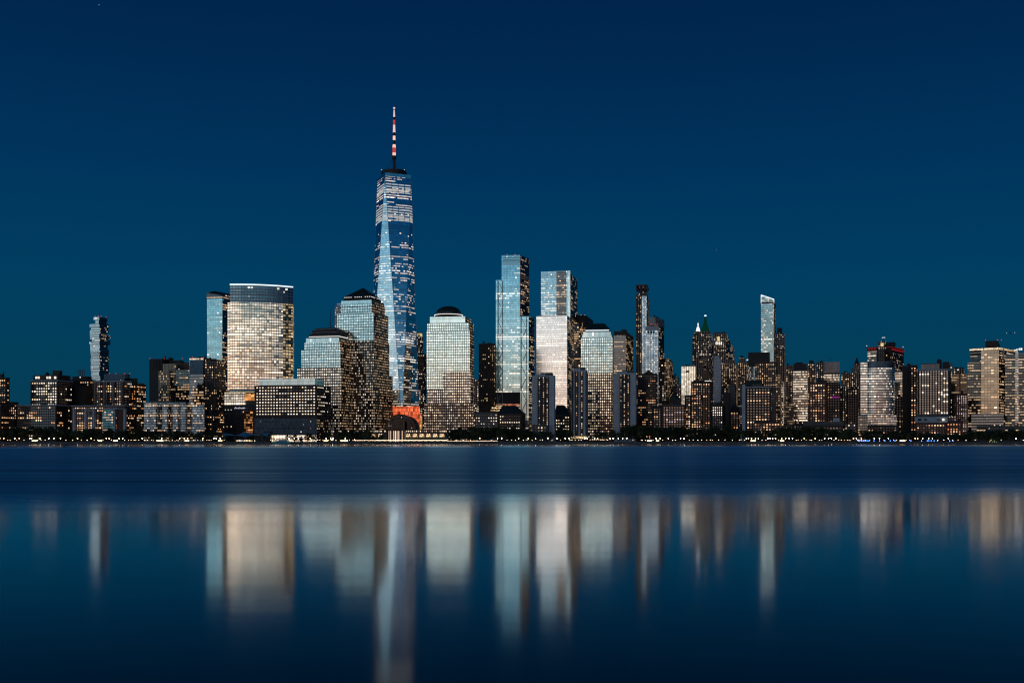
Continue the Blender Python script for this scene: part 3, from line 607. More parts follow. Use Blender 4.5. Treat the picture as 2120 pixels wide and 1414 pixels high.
# illegible cursive rooftop sign: a row of slanted strokes
bm = bmesh.new(); bm.loops.layers.uv.verify()
for (xa, ya, xb, yb) in ((485, 846, 488, 843), (488, 843, 488.6, 846), (489.5, 846, 490.6, 844), (491.5, 845.6, 493, 844), (493, 844, 494, 846), (495, 842.8, 495.6, 846), (496.8, 846, 498, 844), (499, 844, 500, 846), (501, 846, 502.4, 843.8), (503, 844.4, 504.4, 844.2), (505, 846, 505.6, 843), (506.6, 845.8, 507.4, 844.4)):
    tube_bm((PX(xa, 1466), 1466, PZ(ya, 1466)), (PX(xb, 1466), 1466, PZ(yb, 1466)), .32, bm=bm, seg=5)
solo(bm, 'rooftop_sign', emit('pale_sign_light', (.75, .8, 1), .9), 'small pale cursive lettering sign on the roof edge of the brown hotel', 'sign')
# 13 office by the water
b = Building('waterfront_office', 'wide low office block on the water, rows of square lit windows, pale glazed roof storey', 1440, 595, psi=11)
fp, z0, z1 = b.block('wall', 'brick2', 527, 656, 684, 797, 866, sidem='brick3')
b.windows(fp, z0, z1, bay=4.05, fl=3.95, ww=2.25, wh=1.55, p=1.02, pal='white', un=.3, top=1.0, bottom=0, sidep=.45)
b.block('lower_glazing', 'bluegrid', 527, 656, 684, 866, 901, sidem='fardark')
b.block('ground_floor', grid('shopfront_glass', bay=4.2, floor=7, wu=.9, wv=.9, lu=.88, lv=.8, p=.85, sp=.8, run=5, strength=.85, wall=(.1, .09, .08), tint=(.2, .2, .2), litA=CREAM, litB=WHITE, patch=.2), 560, 655.5, 683, 901, D=1441, sidem='fardark')
b.block('ground_floor', 'black', 528, 560, 561, 901, D=1441.5)
b.block('roof_storey', 'cornglass', 535, 652, 671, 784, 796.5, D=1450); b.close()
# 14 stepped-roof tower
def wfc(b, tiers):
    for t in tiers:
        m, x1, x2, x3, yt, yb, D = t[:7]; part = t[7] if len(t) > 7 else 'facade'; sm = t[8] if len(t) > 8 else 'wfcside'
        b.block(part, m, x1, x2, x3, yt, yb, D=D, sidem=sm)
b = Building('stepped_roof_tower', 'office tower with a flat stepped dark roof and a thin mast beside it', 1560, 665, psi=15)
wfc(b, [('wfcdark', 615, 707.5, 743, 840, None, 1556), ('wfcstone', 615, 707.5, 743, 760, 840, 1556), ('wfcglass', 623.5, 705.5, 736, 724, 760, 1563), ('wfcglass', 630, 703.5, 731, 708, 724, 1567),
        ('cornglass', 633.5, 701.5, 726, 699, 708, 1570, 'glass_cornice'), ('black', 640, 701, 724, 690, 699, 1573, 'roof_step', 'black'), ('black', 646, 697, 718, 683, 690, 1578, 'roof_step', 'black'), ('black', 652, 693, 712, 678.5, 683, 1583, 'roof_step', 'black')])
for (x1, x2, x3, yy, D) in ((640, 701, 724, 696.6, 1572), (646, 697, 718, 688, 1577), (652, 693, 712, 682, 1582)):
    fp = rect(x1, x2, x3, D, 15); b.strip('roof_light_line', 'lineW' if yy > 690 else 'trim', fp, PZ(yy, D), PZ(yy, D) + .8, .4)
b.mast(682, 640, 680, 1600, .7, 'dark'); b.mast(679, 662, 680, 1600, .3, 'dark'); b.close()
# 15 pyramid roof
b = Building('pyramid_roof_tower', 'glass and stone office tower crowned by a dark pyramid roof', 1590, 735, psi=17)
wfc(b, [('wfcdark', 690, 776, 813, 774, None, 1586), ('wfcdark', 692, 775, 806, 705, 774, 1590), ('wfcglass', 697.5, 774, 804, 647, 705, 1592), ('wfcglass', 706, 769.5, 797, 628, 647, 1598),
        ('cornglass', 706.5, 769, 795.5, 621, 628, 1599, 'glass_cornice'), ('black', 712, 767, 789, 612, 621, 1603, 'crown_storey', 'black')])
fp = rect(712, 767, 789, 1603, 17); c = sum(fp, Vector((0, 0))) / 4; c.x = PX(752, c.y); zr = PZ(612, 1603)
bm = prism_bm([tuple(p) for p in off(fp, -.6)], zr, PZ(594, 1615), top=[(c.x + dx, c.y + dy) for dx, dy in ((-.8, 0), (0, -.8), (.8, 0), (0, .8))]); finish(bm, 'pyramid_roof', [MT['copperdark'], MT['copperdark']], b.root)
for fi in (0, 1):
    A_, B_ = Vector(fp[fi]), Vector(fp[fi + 1]); bm = bmesh.new(); bm.loops.layers.uv.verify()
    for k in range(13 if fi == 0 else 9):
        nn = 13 if fi == 0 else 9
        if k % 5 == 4: continue
        p = A_ + (B_ - A_) * ((k + .3) / nn); q = A_ + (B_ - A_) * ((k + .75) / nn); nr = Vector(((B_ - A_).y, -(B_ - A_).x)).normalized()
        prism_bm([tuple(p + nr * .3), tuple(q + nr * .3), tuple(q), tuple(p)], PZ(614.6, 1603), PZ(613.4, 1603), bm=bm)
    finish(bm, 'roof_light_line', [MT['lineW']] * 2, b.root)
fp = rect(697.5, 774, 804, 1592, 17); b.block('roof_notch', 'black', 706, 769.4, None, 634, 635, D=1597.4, dep=.5)
b.close()
far_building('office_tower', 'narrow pale glass tower showing just left of the pyramid-roofed tower', 1680, [('whiteglass', 693, 707, 720, 633), ('whiteglass', 697, 707, 720, 628, dict(D=1690))])
# 16 tallest tower
b = Building('supertall_tower', 'tallest tower of the skyline, faceted blue glass tapering to a lit mast', 1900, 816)
Dc = 1900.0; cx = PX(816, Dc); rb, rt = 43.1 * Dc / 1745 * 1.0, 30.6 * Dc / 1745
zb, ztop = PZ(884, Dc), PZ(373, Dc)
def ring(r, a0): return [Vector((cx + r * math.sin(math.radians(a0 + 90 * k)), Dc - r * math.cos(math.radians(a0 + 90 * k)))) for k in range(4)]
Bq = ring(rb, -67); Tq = ring(rt, -22)                              # base corners, roof corners (half a turn of 45 degrees between)
def facet(name, a, b_, c_, m):
    bm = bmesh.new(); uvl = bm.loops.layers.uv.verify(); P = [Vector(q) for q in (a, b_, c_)]
    hor = [p for p in P]; 
    hs = sorted(P, key=lambda p: p.z); base = (hs[1] - hs[0]) if abs(hs[1].z - hs[0].z) < 1 else (hs[2] - hs[1])
    d = Vector((base.x, base.y, 0)).normalized(); f = bm.faces.new([bm.verts.new(p) for p in P])
    cen = Vector((cx, Dc, P[0].z)); f.normal_update()
    if f.normal.dot((P[0] + P[1] + P[2]) / 3 - Vector((cx, Dc, (P[0].z + P[1].z + P[2].z) / 3))) < 0: f.normal_flip()
    for lp in f.loops: lp[uvl].uv = ((lp.vert.co - Vector((cx, Dc, 0))).dot(d) + 200, lp.vert.co.z)
    return finish(bm, name, [MT[m]], b.root)
V3 = lambda p, z: Vector((p.x, p.y, z))
for k in range(4):
    facet('glass_facet', V3(Bq[k], zb), V3(Bq[(k + 1) % 4], zb), V3(Tq[k], ztop), 'wtc')                      # standing triangle
    facet('glass_facet', V3(Tq[k], ztop), V3(Bq[(k + 1) % 4], zb), V3(Tq[(k + 1) % 4], ztop), 'wtc')          # hanging triangle
finish(prism_bm([tuple(p) for p in Bq], GZ - .3, zb), 'base', [MT['wtclow'], MT['roof']], b.root)
zl = PZ(815, Dc)
finish(prism_bm([tuple(p) for p in ring(rt + .25, -22)], ztop - .4, PZ(366.5, Dc)), 'parapet', [MT['cornglass'], MT['roof']], b.root)
for k in range(4):                                                   # steel edges of the facets
    for P_, Q_ in ((Bq[k], Tq[k]), (Bq[(k + 1) % 4], Tq[k])):
        finish(tube_bm(V3(P_, zb), V3(Q_, ztop), .45, .35, 5), 'corner_edge', [MT['steel']], b.root)
# lit plant floors: bright ceilings seen behind each facet
def facet_at(k, z, hang):
    f = (z - zb) / (ztop - zb)
    if hang: p = Bq[(k + 1) % 4].lerp(Tq[k], f); q = Bq[(k + 1) % 4].lerp(Tq[(k + 1) % 4], f)
    else: p = Bq[k].lerp(Tq[k], f); q = Bq[(k + 1) % 4].lerp(Tq[k], f)
    return p, q
rows = [378.5, 384, 389.5, 395] + [426, 431.5, 437, 442.5, 448, 453.5]
for k, hang in ((0, True), (3, True), (0, False), (1, False)):
    for yy in rows:
        if not hang and yy < 420: continue
        z = PZ(yy, Dc - 34); p, q = facet_at(k, z, hang); nr = Vector(((q - p).y, -(q - p).x)).normalized() * .35
        bm = bmesh.new(); bm.loops.layers.uv.verify(); n_ = 4 if hang else 2
        for i in range(n_):
            a_ = p.lerp(q, (i + .06) / n_); c_ = p.lerp(q, (i + .94) / n_)
            prism_bm([tuple(a_ + nr), tuple(c_ + nr), tuple(c_), tuple(a_)], z - 1.9, z, bm=bm)
        finish(bm, 'lit_floor', [MT['litfl'] if 'litfl' in MT else MT.setdefault('litfl', emit('lit_plant_floor', (.82, .9, .92), .5))] * 2, b.root)
def cyl(bm, x, y, r, z0, z1, seg=32): return tube_bm((x, y, z0), (x, y, z1), r, seg=seg, bm=bm)
for i, (r, ya, yb_) in enumerate(((21.5, 371, 366), (22.6, 365.2, 362), (22.6, 361, 358.3), (21.0, 357.4, 355.6))):
    finish(cyl(None, cx, Dc, r, PZ(ya, Dc), PZ(yb_, Dc)), 'antenna_ring', [MT['dark']], b.root)
finish(cyl(None, cx, Dc, 19, PZ(372, Dc), PZ(356, Dc)), 'ring_core', [MT['black']], b.root)
segs = [(356, 330, 2.4, 2.0, 'dark'), (330, 323, 3.4, 3.0, 'dark'), (322.5, 317, 2.4, 2.6, 'hot'), (317, 306.5, 2.6, 2.5, 'redglow'), (306.5, 300, 2.6, 2.2, 'hot'), (300, 291, 1.9, 1.8, 'dark'), (290.5, 282, 2.0, 1.9, 'hot'), (282, 275, 1.8, 1.8, 'dark'),
        (275, 259, 2.0, 1.6, 'hot2'), (259, 258, 2.4, 2.4, 'dark'), (258, 249, 1.6, 1.5, 'redglow'), (249, 243, 1.5, 1.5, 'dark'), (243, 228, 1.5, .8, 'hot2'), (228, 226, .8, .8, 'dark'), (225.8, 223, 1.5, 1.5, 'hot2'), (223, 216, .3, .15, 'dark')]
MT['hot'] = emit('mast_light_warm', (1, .5, .4), 1.25); MT['hot2'] = emit('mast_light_pale', (1, .66, .68), .85); MT['redglow'] = emit('mast_light_red', (.8, .08, .05), .7)
mast0 = None
for ya, yb_, r0, r1, m in segs:
    o_ = finish(tube_bm((cx, Dc, PZ(ya, Dc)), (cx, Dc, PZ(yb_, Dc)), r0 * 1.12, r1 * 1.12, 10), 'mast_light' if m in ('hot', 'hot2', 'redglow') else 'mast_section', [MT[m]], b.root)
    if mast0 is None: mast0 = o_
    elif m in ('hot', 'hot2', 'redglow'): o_.parent = mast0
for a in range(8):
    t = a * math.pi / 4 + .3; finish(tube_bm((cx + 20 * math.cos(t), Dc + 20 * math.sin(t), PZ(357, Dc)), (cx, Dc, PZ(326, Dc)), .16, seg=4), 'guy_cable', [MT['dark']], b.root)
for dx in (-21, -8, 4, 19): finish(ball_bm((cx + dx, Dc - 10, PZ(354.8, Dc)), .6), 'beacon', [MT['lineW']], b.root)
b.close()
b = far_building('crown_lit_tower', 'narrow brown tower with a gold-lit crown right behind the tallest tower', 1960, [('farbrown', 862, 872, 876, 697), ('farbrown', 860, 877, 883, 733, dict(D=1950))])
b.block('lit_crown', 'lineG', 864.5, 872, 874, 690, 697, D=1962); b.block('crown_cap', 'brick2', 864, 872.6, 875, 688.5, 690, D=1961.5)
for px in (866.5, 869, 871.5): b.block('crown_fin', 'brick2', px - .35, px + .35, None, 690, 697, D=1961.5, dep=.5)
# orange glass hall behind the winter garden
MT['orange'] = grid('orange_glass_wall', bay=2.1, floor=5.5, wu=.9, wv=.93, lu=.9, lv=.93, p=.9, sp=.95, run=6, strength=.5, wall=(.16, .03, .015), tint=(.2, .06, .04), litA=(1, .13, .04), litB=(1, .19, .07), patch=.1, tilt=.03)
MT['orange'].node_tree.nodes['Group'].inputs['strength'].default_value = .72
b = Building('glass_hall', 'bright orange-red lit glass hall behind the dark arched winter garden', 1690, 840)
b.block('facade', 'orange', 811, 868, 869, 841, D=1690, psi=2); b.block('facade', 'orange', 866, 872, 873.5, 857, D=1684, psi=2)
b.block('gold_corner', grid('gold_glass_wall', bay=2, floor=5, wu=.9, wv=.9, lu=.9, lv=.9, p=.95, sp=.9, strength=.55, litA=(1, .4, .08), litB=(1, .55, .2), wall=(.1, .05, .02)), 869, 873.4, 874, 862, D=1683, psi=2, dep=1)
b.close()
# winter garden: stepped glass vault
b = Building('winter_garden', 'dark arched glass vault at the water with a glowing colonnade front', 1560, 836)
D0 = 1560; xc = PX(829, D0); R = (PX(862, D0) - PX(829, D0)) * 1.0
bm = bmesh.new(); uvl = bm.loops.layers.uv.verify(); N = 20
zsp = PZ(893, D0); H = PZ(858, D0) - zsp
prev = None
for yy, k_ in ((D0, 1.0), (D0 + 60, 1.0)):
    row = [bm.verts.new((xc + R * math.cos(math.pi * i / N), yy, zsp + H * math.sin(math.pi * i / N) ** .8)) for i in range(N + 1)]
    if prev:
        for i in range(N):
            f = bm.faces.new((prev[i], prev[i + 1], row[i + 1], row[i]))
            for lp in f.loops: lp[uvl].uv = (lp.vert.co.y, lp.vert.index * 3.0)
    else:
        f = bm.faces.new(row)
        for lp in f.loops: lp[uvl].uv = (lp.vert.co.x + 500, lp.vert.co.z)
    prev = row
finish(bm, 'glass_vault', [MT.setdefault('vault', grid('vault_glass', bay=3, floor=3, wu=.9, wv=.9, lu=.3, lv=.3, p=.07, sp=.0, strength=.9, wall=(.022, .023, .026), tint=(.035, .04, .045), patch=.5)), MT['roof']], b.root)
bm = bmesh.new(); bm.loops.layers.uv.verify()
for rr in (1.0, .8):
    pts = [(xc + R * rr * math.cos(math.pi * i / N), D0 - .6, zsp + H * rr * math.sin(math.pi * i / N) ** .8) for i in range(N + 1)]
    for p_, q_ in zip(pts, pts[1:]): tube_bm(p_, q_, .5, seg=5, bm=bm)
finish(bm, 'arch_rib', [MT['dark']], b.root)
b.block('front_wall', 'black', 799, 862, None, 893, D=D0 + .5, psi=0, dep=50)
b.block('entrance_glazing', grid('colonnade_glass', bay=2.4, floor=30, wu=.55, wv=1.1, lu=.5, lv=1.1, p=.7, sp=.8, run=3, strength=.8, wall=(.1, .08, .07), tint=(.1, .1, .12), litA=WARM, litB=(1, .85, .8), patch=.1), 803, 838, 839, 892, D=D0 - 18, psi=0, dep=18)
b.block('entrance_attic', MT['vault'], 803, 838, 839, 872, 892, D=D0 - 17.9, psi=0, dep=17)
for px in (804, 812, 820, 829, 837.5): b.block('column', 'lime', px - .6, px + .6, None, 892, D=D0 - 19, psi=0, dep=.8)
b.close()
# low gallery right and left of winter garden
def gallery(x1, x2, label, D=1530):
    b = Building('gallery_building', label, D, (x1 + x2) / 2)
    b.block('wall', 'stone', x1, x2, x2 + 1, 889, D=D, psi=3)
    b.block('attic_windows', 'wfcdark', x1 + .5, x2 - .5, None, 890.5, 896, D=D - .4, psi=3, dep=.4)
    n_ = int((x2 - x1) / 12.5)
    for i in range(n_):
        a = x1 + 1 + i * (x2 - x1 - 2) / n_; b.block('arcade_window', MT.setdefault('arc', grid('arcade_glass', bay=1.4, floor=1.6, wu=.85, wv=.85, lu=.85, lv=.85, p=.8, sp=.9, strength=.95, litA=GOLD, litB=CREAM, wall=(.15, .1, .05), patch=.1)), a, a + 10, None, 898, 904.5, D=D - .5, psi=3, dep=.5)
    b.block('lit_base', MT.setdefault('baseglow', plain('stone_base_painted_glow', (.4, .27, .13))), x1, x2, None, 905.5, D=D - .6, psi=3, dep=.6)  # warm lamp glow of the base put into its stone colour
    return b
gallery(839.5, 925, 'long low stone gallery with glowing gold arcade windows right of the winter garden').close()
gallery(766, 800, 'short low stone gallery with two lit arcade windows left of the winter garden').close()
b = Building('low_terrace_building', 'dark low terrace building with one dotted row of lit windows behind the two pale pylons', 1520, 730); b.block('wall', 'wfcdark', 700, 768, 769, 889, D=1520); b.block('wall', 'black', 690, 766, 767, 897, D=1515); b.close()
# 20 domed tower
b = Building('domed_tower', 'pale gridded office tower topped by a dark dome ringed with white light', 1570, 928, psi=9)
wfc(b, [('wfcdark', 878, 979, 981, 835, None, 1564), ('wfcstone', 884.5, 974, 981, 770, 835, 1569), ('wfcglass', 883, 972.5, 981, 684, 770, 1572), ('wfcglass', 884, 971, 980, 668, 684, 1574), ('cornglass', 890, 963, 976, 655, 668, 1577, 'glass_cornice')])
b.block('stone_step', 'wfcstone', 916, 973.2, 974, 770, 836, D=1566, dep=5); b.block('stone_step', 'wfcglass', 883.4, 915.8, 916, 770, 805, D=1567, dep=2)
b.block('rear_block', 'wfcdark', 965, 974, 980.5, 668, D=1600)
xc, yc = PX(928.5, 1600), 1603; r = PX(960, 1600) - PX(929, 1600)
bm = bmesh.new(); bm.loops.layers.uv.verify(); rings = []
zd, hd = PZ(648, 1590), PZ(632, 1590) - PZ(648, 1590)
for j in range(7):
    a = j / 6 * math.pi / 2; rings.append([bm.verts.new((xc + (r - 3.5) * math.cos(a) ** .9 * math.cos(t), yc + (r - 3.5) * math.cos(a) ** .9 * math.sin(t), zd + hd * math.sin(a))) for t in [2 * math.pi * i / 32 for i in range(32)]]) if j < 6 else rings.append([bm.verts.new((xc, yc, zd + hd))])
for j in range(5):
    for i in range(32): bm.faces.new((rings[j][i], rings[j][(i + 1) % 32], rings[j + 1][(i + 1) % 32], rings[j + 1][i]))
for i in range(32): bm.faces.new((rings[5][i], rings[5][(i + 1) % 32], rings[6][0]))
finish(bm, 'dome', [MT['copperdark']], b.root, True)
for rr, ya, yb_, m, nm in ((r - 2, 655.5, 651.6, 'black', 'drum'), (r - .8, 651.6, 650.7, 'lineW', 'ring_light'), (r - 2.2, 650.7, 648.4, 'black', 'drum'), (r - 2.6, 648.4, 647.6, 'trim', 'rim')):
    finish(tube_bm((xc, yc, PZ(ya, 1590)), (xc, yc, PZ(yb_, 1590)), rr, seg=40), nm, [MT[m]], b.root)
b.close()
far_building('brown_tower', 'small brown block seen in the gap right of the domed tower', 1820, [('farbrown', 979, 990, 991, 785), ('rows', 974, 985, 987, 838, dict(D=1700))])
b = far_building('dark_tower', 'plain black tower sprinkled with small gold windows left of the braced glass tower', 1930, [('farsparse', 991, 1026, 1030, 712)]); b.block('parapet', 'black', 990.7, 1026.4, 1030, 711, 714, D=1929); 
# 22 braced glass tower
b = Building('braced_glass_tower', 'tall teal glass tower with white zigzag bracing down two narrow strips', 1850, 1058, psi=4)
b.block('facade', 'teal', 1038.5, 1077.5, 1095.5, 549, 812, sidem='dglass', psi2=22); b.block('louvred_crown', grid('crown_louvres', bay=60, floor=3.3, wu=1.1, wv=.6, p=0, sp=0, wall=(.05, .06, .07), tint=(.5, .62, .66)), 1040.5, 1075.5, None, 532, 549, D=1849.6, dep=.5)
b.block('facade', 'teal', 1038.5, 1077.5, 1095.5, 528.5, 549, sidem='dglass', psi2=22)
b.block('west_wing', 'teal', 1026.5, 1038.4, 1039, 580, 812, D=1853, dep=40); b.block('east_wing', 'teal', 1077, 1094.5, 1106.5, 655, D=1847, sidem='dglass', psi2=22)
b.block('dark_plant_floor', 'black', 1026.5, 1077.5, 1106, 812, 836, D=1851); b.block('base', 'wtclow', 1026.5, 1077.4, 1106, 836, D=1850, sidem='glasslit')
def brace(part, xa, xb, y0, y1, step, D, m='trim'):
    bm = bmesh.new(); bm.loops.layers.uv.verify(); y = y0; s_ = 0
    while y < y1:
        a, c_ = (xa, xb) if s_ % 2 == 0 else (xb, xa)
        tube_bm((PX(a, D), D, PZ(y, D)), (PX(c_, D), D, PZ(min(y + step, y1), D)), .42, seg=4, bm=bm); y += step; s_ += 1
    for q in (xa, xb): tube_bm((PX(q, D), D, PZ(y0, D)), (PX(q, D), D, PZ(y1, D)), .5, seg=4, bm=bm)
    return finish(bm, part, [MT[m]], b.root)
brace('zigzag_brace', 1030.5, 1040, 580, 838, 21, 1846.5, 'trim'); brace('zigzag_brace', 1078.5, 1089.5, 655, 900, 25, 1842, 'trim')
b.block('corner_column', 'trim', 1076.3, 1077.7, None, 528.5, 812, D=1849, dep=.7)
for px in (1050, 1066): b.beacon(px, 527.4, 1852, .7)
b.block('lit_canopy', 'gsright' if False else 'orange', 1040, 1076, None, 836.6, 838.4, D=1845, dep=2)
for yy, x1, x2 in ((843, 1018, 1040), (848, 1016, 1036)): b.block('lit_lobby_band', 'arc', x1, x2, None, yy, yy + 2.6, D=1844, dep=1)
b.close()
# 23 two-tier tower
b = Building('mirror_glass_tower', 'two-tier glass tower with a dark reflective top and a pale mirror-like lower front', 1840, 1145, psi=12)
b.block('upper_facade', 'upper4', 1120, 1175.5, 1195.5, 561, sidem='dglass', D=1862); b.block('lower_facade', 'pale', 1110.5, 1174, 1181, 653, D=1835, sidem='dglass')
b.block('painted_reflection', 'dglass', 1152, 1172, None, 561.5, 652, D=1861.2, dep=.6); b.block('corner_column', 'cornglass', 1175, 1180.5, None, 560.5, 690, D=1861, dep=.8)  # dark strip stands in for a neighbouring tower's reflection
b.block('light_line', 'trim', 1110.5, 1174, None, 652.4, 653.4, D=1834, dep=.8)
b.close()
# 24-26,34 concrete river towers (three alike)
def plaza(x1, x2, label, yt, D, stripes, podium=None):
    b = Building('concrete_apartment_tower', label, D, (x1 + x2) / 2, group='pale concrete apartment towers on the river', psi=8)
    fp, z0, z1 = b.block('wall', 'paleblue', x1, x2, x2 + 2.5, yt)
    for (a, c_, bay, p_) in stripes:
        q = rect(a, c_, None, D - .25, 8, .6)
        finish(prism_bm([tuple(v) for v in q], z0 + 8, z1 - 2), 'recess_shade', [MT['black'], MT['black']], b.root)  # black slab on the wall stands in for the recess's shade
        b.windows(q, z0 + 3, z1 + 1, bay=bay, fl=2.75, ww=bay * .62, wh=1.25, p=p_, pal='mixed', un=.35, faces=(0,), top=3, bottom=5)
    b.block('penthouse', 'stone', x1 + (x2 - x1) * .38, x2 - (x2 - x1) * .1, None, yt - 5.5, yt + .5, D=D + 8, dep=14); b.block('penthouse', 'paleblue', x1 + (x2 - x1) * .15, x1 + (x2 - x1) * .6, None, yt - 3, yt + .4, D=D + 6, dep=14)
    for px in (x1 + 6, x1 + 14, x2 - 5): b.mast(px, yt - 9, yt, D, .25)
    if podium:
        fp, z0, z1 = b.block('podium', 'stone', *podium, None, 879, D=D - 10, dep=9); b.windows(fp, z0, z1, bay=4, fl=4, ww=1.8, wh=1.8, p=.3, pal='white', un=.2, faces=(0,))
    return b
plaza(1101.5, 1147.5, 'pale concrete apartment tower in front of the mirror-like glass tower', 777, 1410, [(1113, 1120.5, 2.2, .35), (1121.5, 1129, 2.2, .7), (1129.8, 1136, 2.0, .7)], (1102, 1135)).close()
plaza(1183, 1214, 'narrow concrete apartment tower with two blue piers left of the hipped-roof tower', 766, 1400, [(1183.5, 1186.5, 1.9, .4), (1190.6, 1196.8, 2.0, .6), (1201.5, 1207.5, 2.0, .6), (1212, 1214, 1.2, .4)]).close()
plaza(1270.5, 1316, 'pale concrete apartment tower below the black office tower', 772, 1410, [(1283, 1288, 1.6, .45), (1288.8, 1296.5, 2.3, .75), (1297.3, 1304, 2.1, .7)]).close()
b = Building('restaurant_pavilion', 'small glowing glass pavilion at the foot of the narrow concrete tower', 1380, 1198); b.block('glazing', 'arc', 1182, 1215, None, 903, 908, D=1380, psi=2, dep=12); b.block('roof_slab', 'stone', 1181, 1216, None, 901.5, 903, D=1379, psi=2, dep=14); b.block('floor_base', 'brick3', 1182, 1215, None, 908, D=1380.3, psi=2, dep=12); b.close()
# hipped school-like blocks
def hipped(x1, x2, hx1, hx2, yw, yr, label, D=1470, left=None):
    b = Building('hip_roofed_block', label, D, (x1 + x2) / 2, psi=10)
    fp, z0, z1 = b.block('wall', 'brick2', x1, x2, None, yw, dep=34); b.windows(fp, z0, z1, p=.55, pal='white', bay=3.2, fl=4.0, ww=1.5, wh=1.6, un=.15, faces=(0,))
    q = off(fp, .4); mx = (PX(hx1, D + 15), PX(hx2, D + 15))
    finish(prism_bm([tuple(v) for v in q], z1 + .02, PZ(yr, D), top=[(mx[0], D + 22), (mx[0] + .1, D + 12), (mx[1], D + 12), (mx[1], D + 22)]), 'hip_roof', [MT['copper'] if False else MT['copperdark']] * 2, b.root)
    if left:
        fp, z0, z1 = b.block('wing', 'stone', left[0], left[1], None, left[2], D=D + 3, dep=25); b.windows(fp, z0, z1, p=.3, pal='white', bay=3.4, fl=4, ww=1.5, wh=1.6, un=.15, faces=(0,))
    return b
hipped(1031, 1080, 1040, 1068, 856, 839, 'dark block with a green hipped roof below the braced glass tower', left=(983, 1031, 853)).close()
hipped(1149, 1180, 1152, 1168, 858, 838, 'dark block with a green hipped roof half hidden by a pale concrete tower').close()
# 27 hipped roof tower
b = Building('hipped_roof_tower', 'gridded office tower with a flat-topped dark hipped roof and a lit eaves band', 1555, 1236, psi=8)
wfc(b, [('wfcstone', 1205, 1267, 1271, 773, 860, 1549), ('wfcdark', 1205, 1267, 1271, 860, None, 1549), ('wfcglass', 1202.6, 1268, 1271, 698, 773, 1553), ('wfcglass', 1205, 1266, 1269, 692, 698, 1555), ('cornglass', 1207.5, 1264.5, 1267, 687, 698, 1554, 'glass_cornice'), ('black', 1212, 1261, 1263, 680, 687, 1560, 'eaves_storey', 'black')])
fp = rect(1212, 1261, 1263, 1560, 8, 34); q = off(fp, .5)
finish(prism_bm([tuple(v) for v in q], PZ(680, 1560), PZ(668.5, 1560), top=[tuple(v) for v in off(fp, -7)]), 'hip_roof', [MT['copperdark']] * 2, b.root)
b.strip('eaves_light', 'lineC', fp, PZ(684.6, 1560), PZ(682.8, 1560), .3, faces=(0,)); b.mast(1224, 665, 669, 1575, .3); b.mast(1247, 664, 669, 1575, .3); b.close()
# 28, 29 dark towers
b = far_building('black_office_tower', 'broad black glass tower with scattered bright floors behind the pale concrete tower', 1900, [('dglass', 1271, 1296, 1316, 687)])
b.block('parapet', 'black', 1270.8, 1296.2, 1316.2, 685.5, 694, D=1898.8); b.block('penthouse', 'black', 1286, 1295, 1299, 682, 687, D=1910)
b = far_building('dark_office_tower', 'dark tower with a faceted top peeking between the two-tier glass tower and the hipped-roof tower', 1960, [('dglass2', 1188, 1212, 1228, 654)]); b.block('parapet', 'black', 1187.8, 1212.3, 1228.2, 652.5, 668, D=1958); b.mast(1197, 648, 654, 1970, .5)
for px in (1192, 1203, 1211): b.beacon(px, 652, 1960, .6, 'lineW')
far_building('office_tower', 'dark glass tower with bright uneven floors between the pale mirror front and the hipped-roof tower', 1900, [('glasslit', 1180, 1204, 1206, 668, dict(D=1930))])
# 30 slim tower
b = Building('slim_tower', 'very slim dark residential tower with an open frame top and one bright glass strip', 2000, 1330, psi=9)
b.block('shaft', 'fardark', 1316.5, 1341, 1343.5, 610); b.block('glass_strip', 'whiteglass', 1328.5, 1338.8, None, 613, 775, D=1998.8, dep=.9)
for px in (1317.2, 1327, 1340.2): b.block('crown_column', 'stone', px - .6, px + .6, None, 590, 610, D=2000, dep=1.6)
b.block('crown_beam', 'stone', 1316.5, 1341, 1343.5, 589, 591.5); b.block('crown_louvre', 'brick3', 1318, 1340, None, 597, 603, D=2004, dep=2); b.block('crown_core', 'fargrey', 1322, 1338, 1340, 592, 611, D=2010, dep=14); b.close()
# 31-33
b = Building('loggia_tower', 'grey tower with square roof openings above tall pale lit glass strips', 1760, 1350, psi=8)
b.block('shaft', 'whiteglass', 1336.5, 1363.5, 1368.5, 676, sidem='farbrown')
for px in (1341, 1346.5, 1352): b.block('roof_opening', 'black', px, px + 3, None, 685, 690, D=1759, dep=.6)
b.block('roof_frame', 'paleblue', 1336.2, 1363.8, 1368.5, 675.5, 684, D=1759.3); b.close()
b = far_building('finned_tower', 'dark tower with thin vertical fins and red lights behind the loggia tower', 1880, [('dglass2', 1344.5, 1356, 1375, 657), ('ribs2', 1344, 1357, 1375.5, 656.5, dict(D=1876, yb=673, part='fin_screen'))], psi=25)
for px in (1346, 1350, 1358, 1361): b.beacon(px, 671, 1872, .6)
far_building('brown_office_block', 'flat-topped dark block stepping down right of the finned tower', 1820, [('dglass2', 1366, 1384, 1393, 742), ('farbrown', 1362, 1378, 1384, 765, dict(D=1805))])
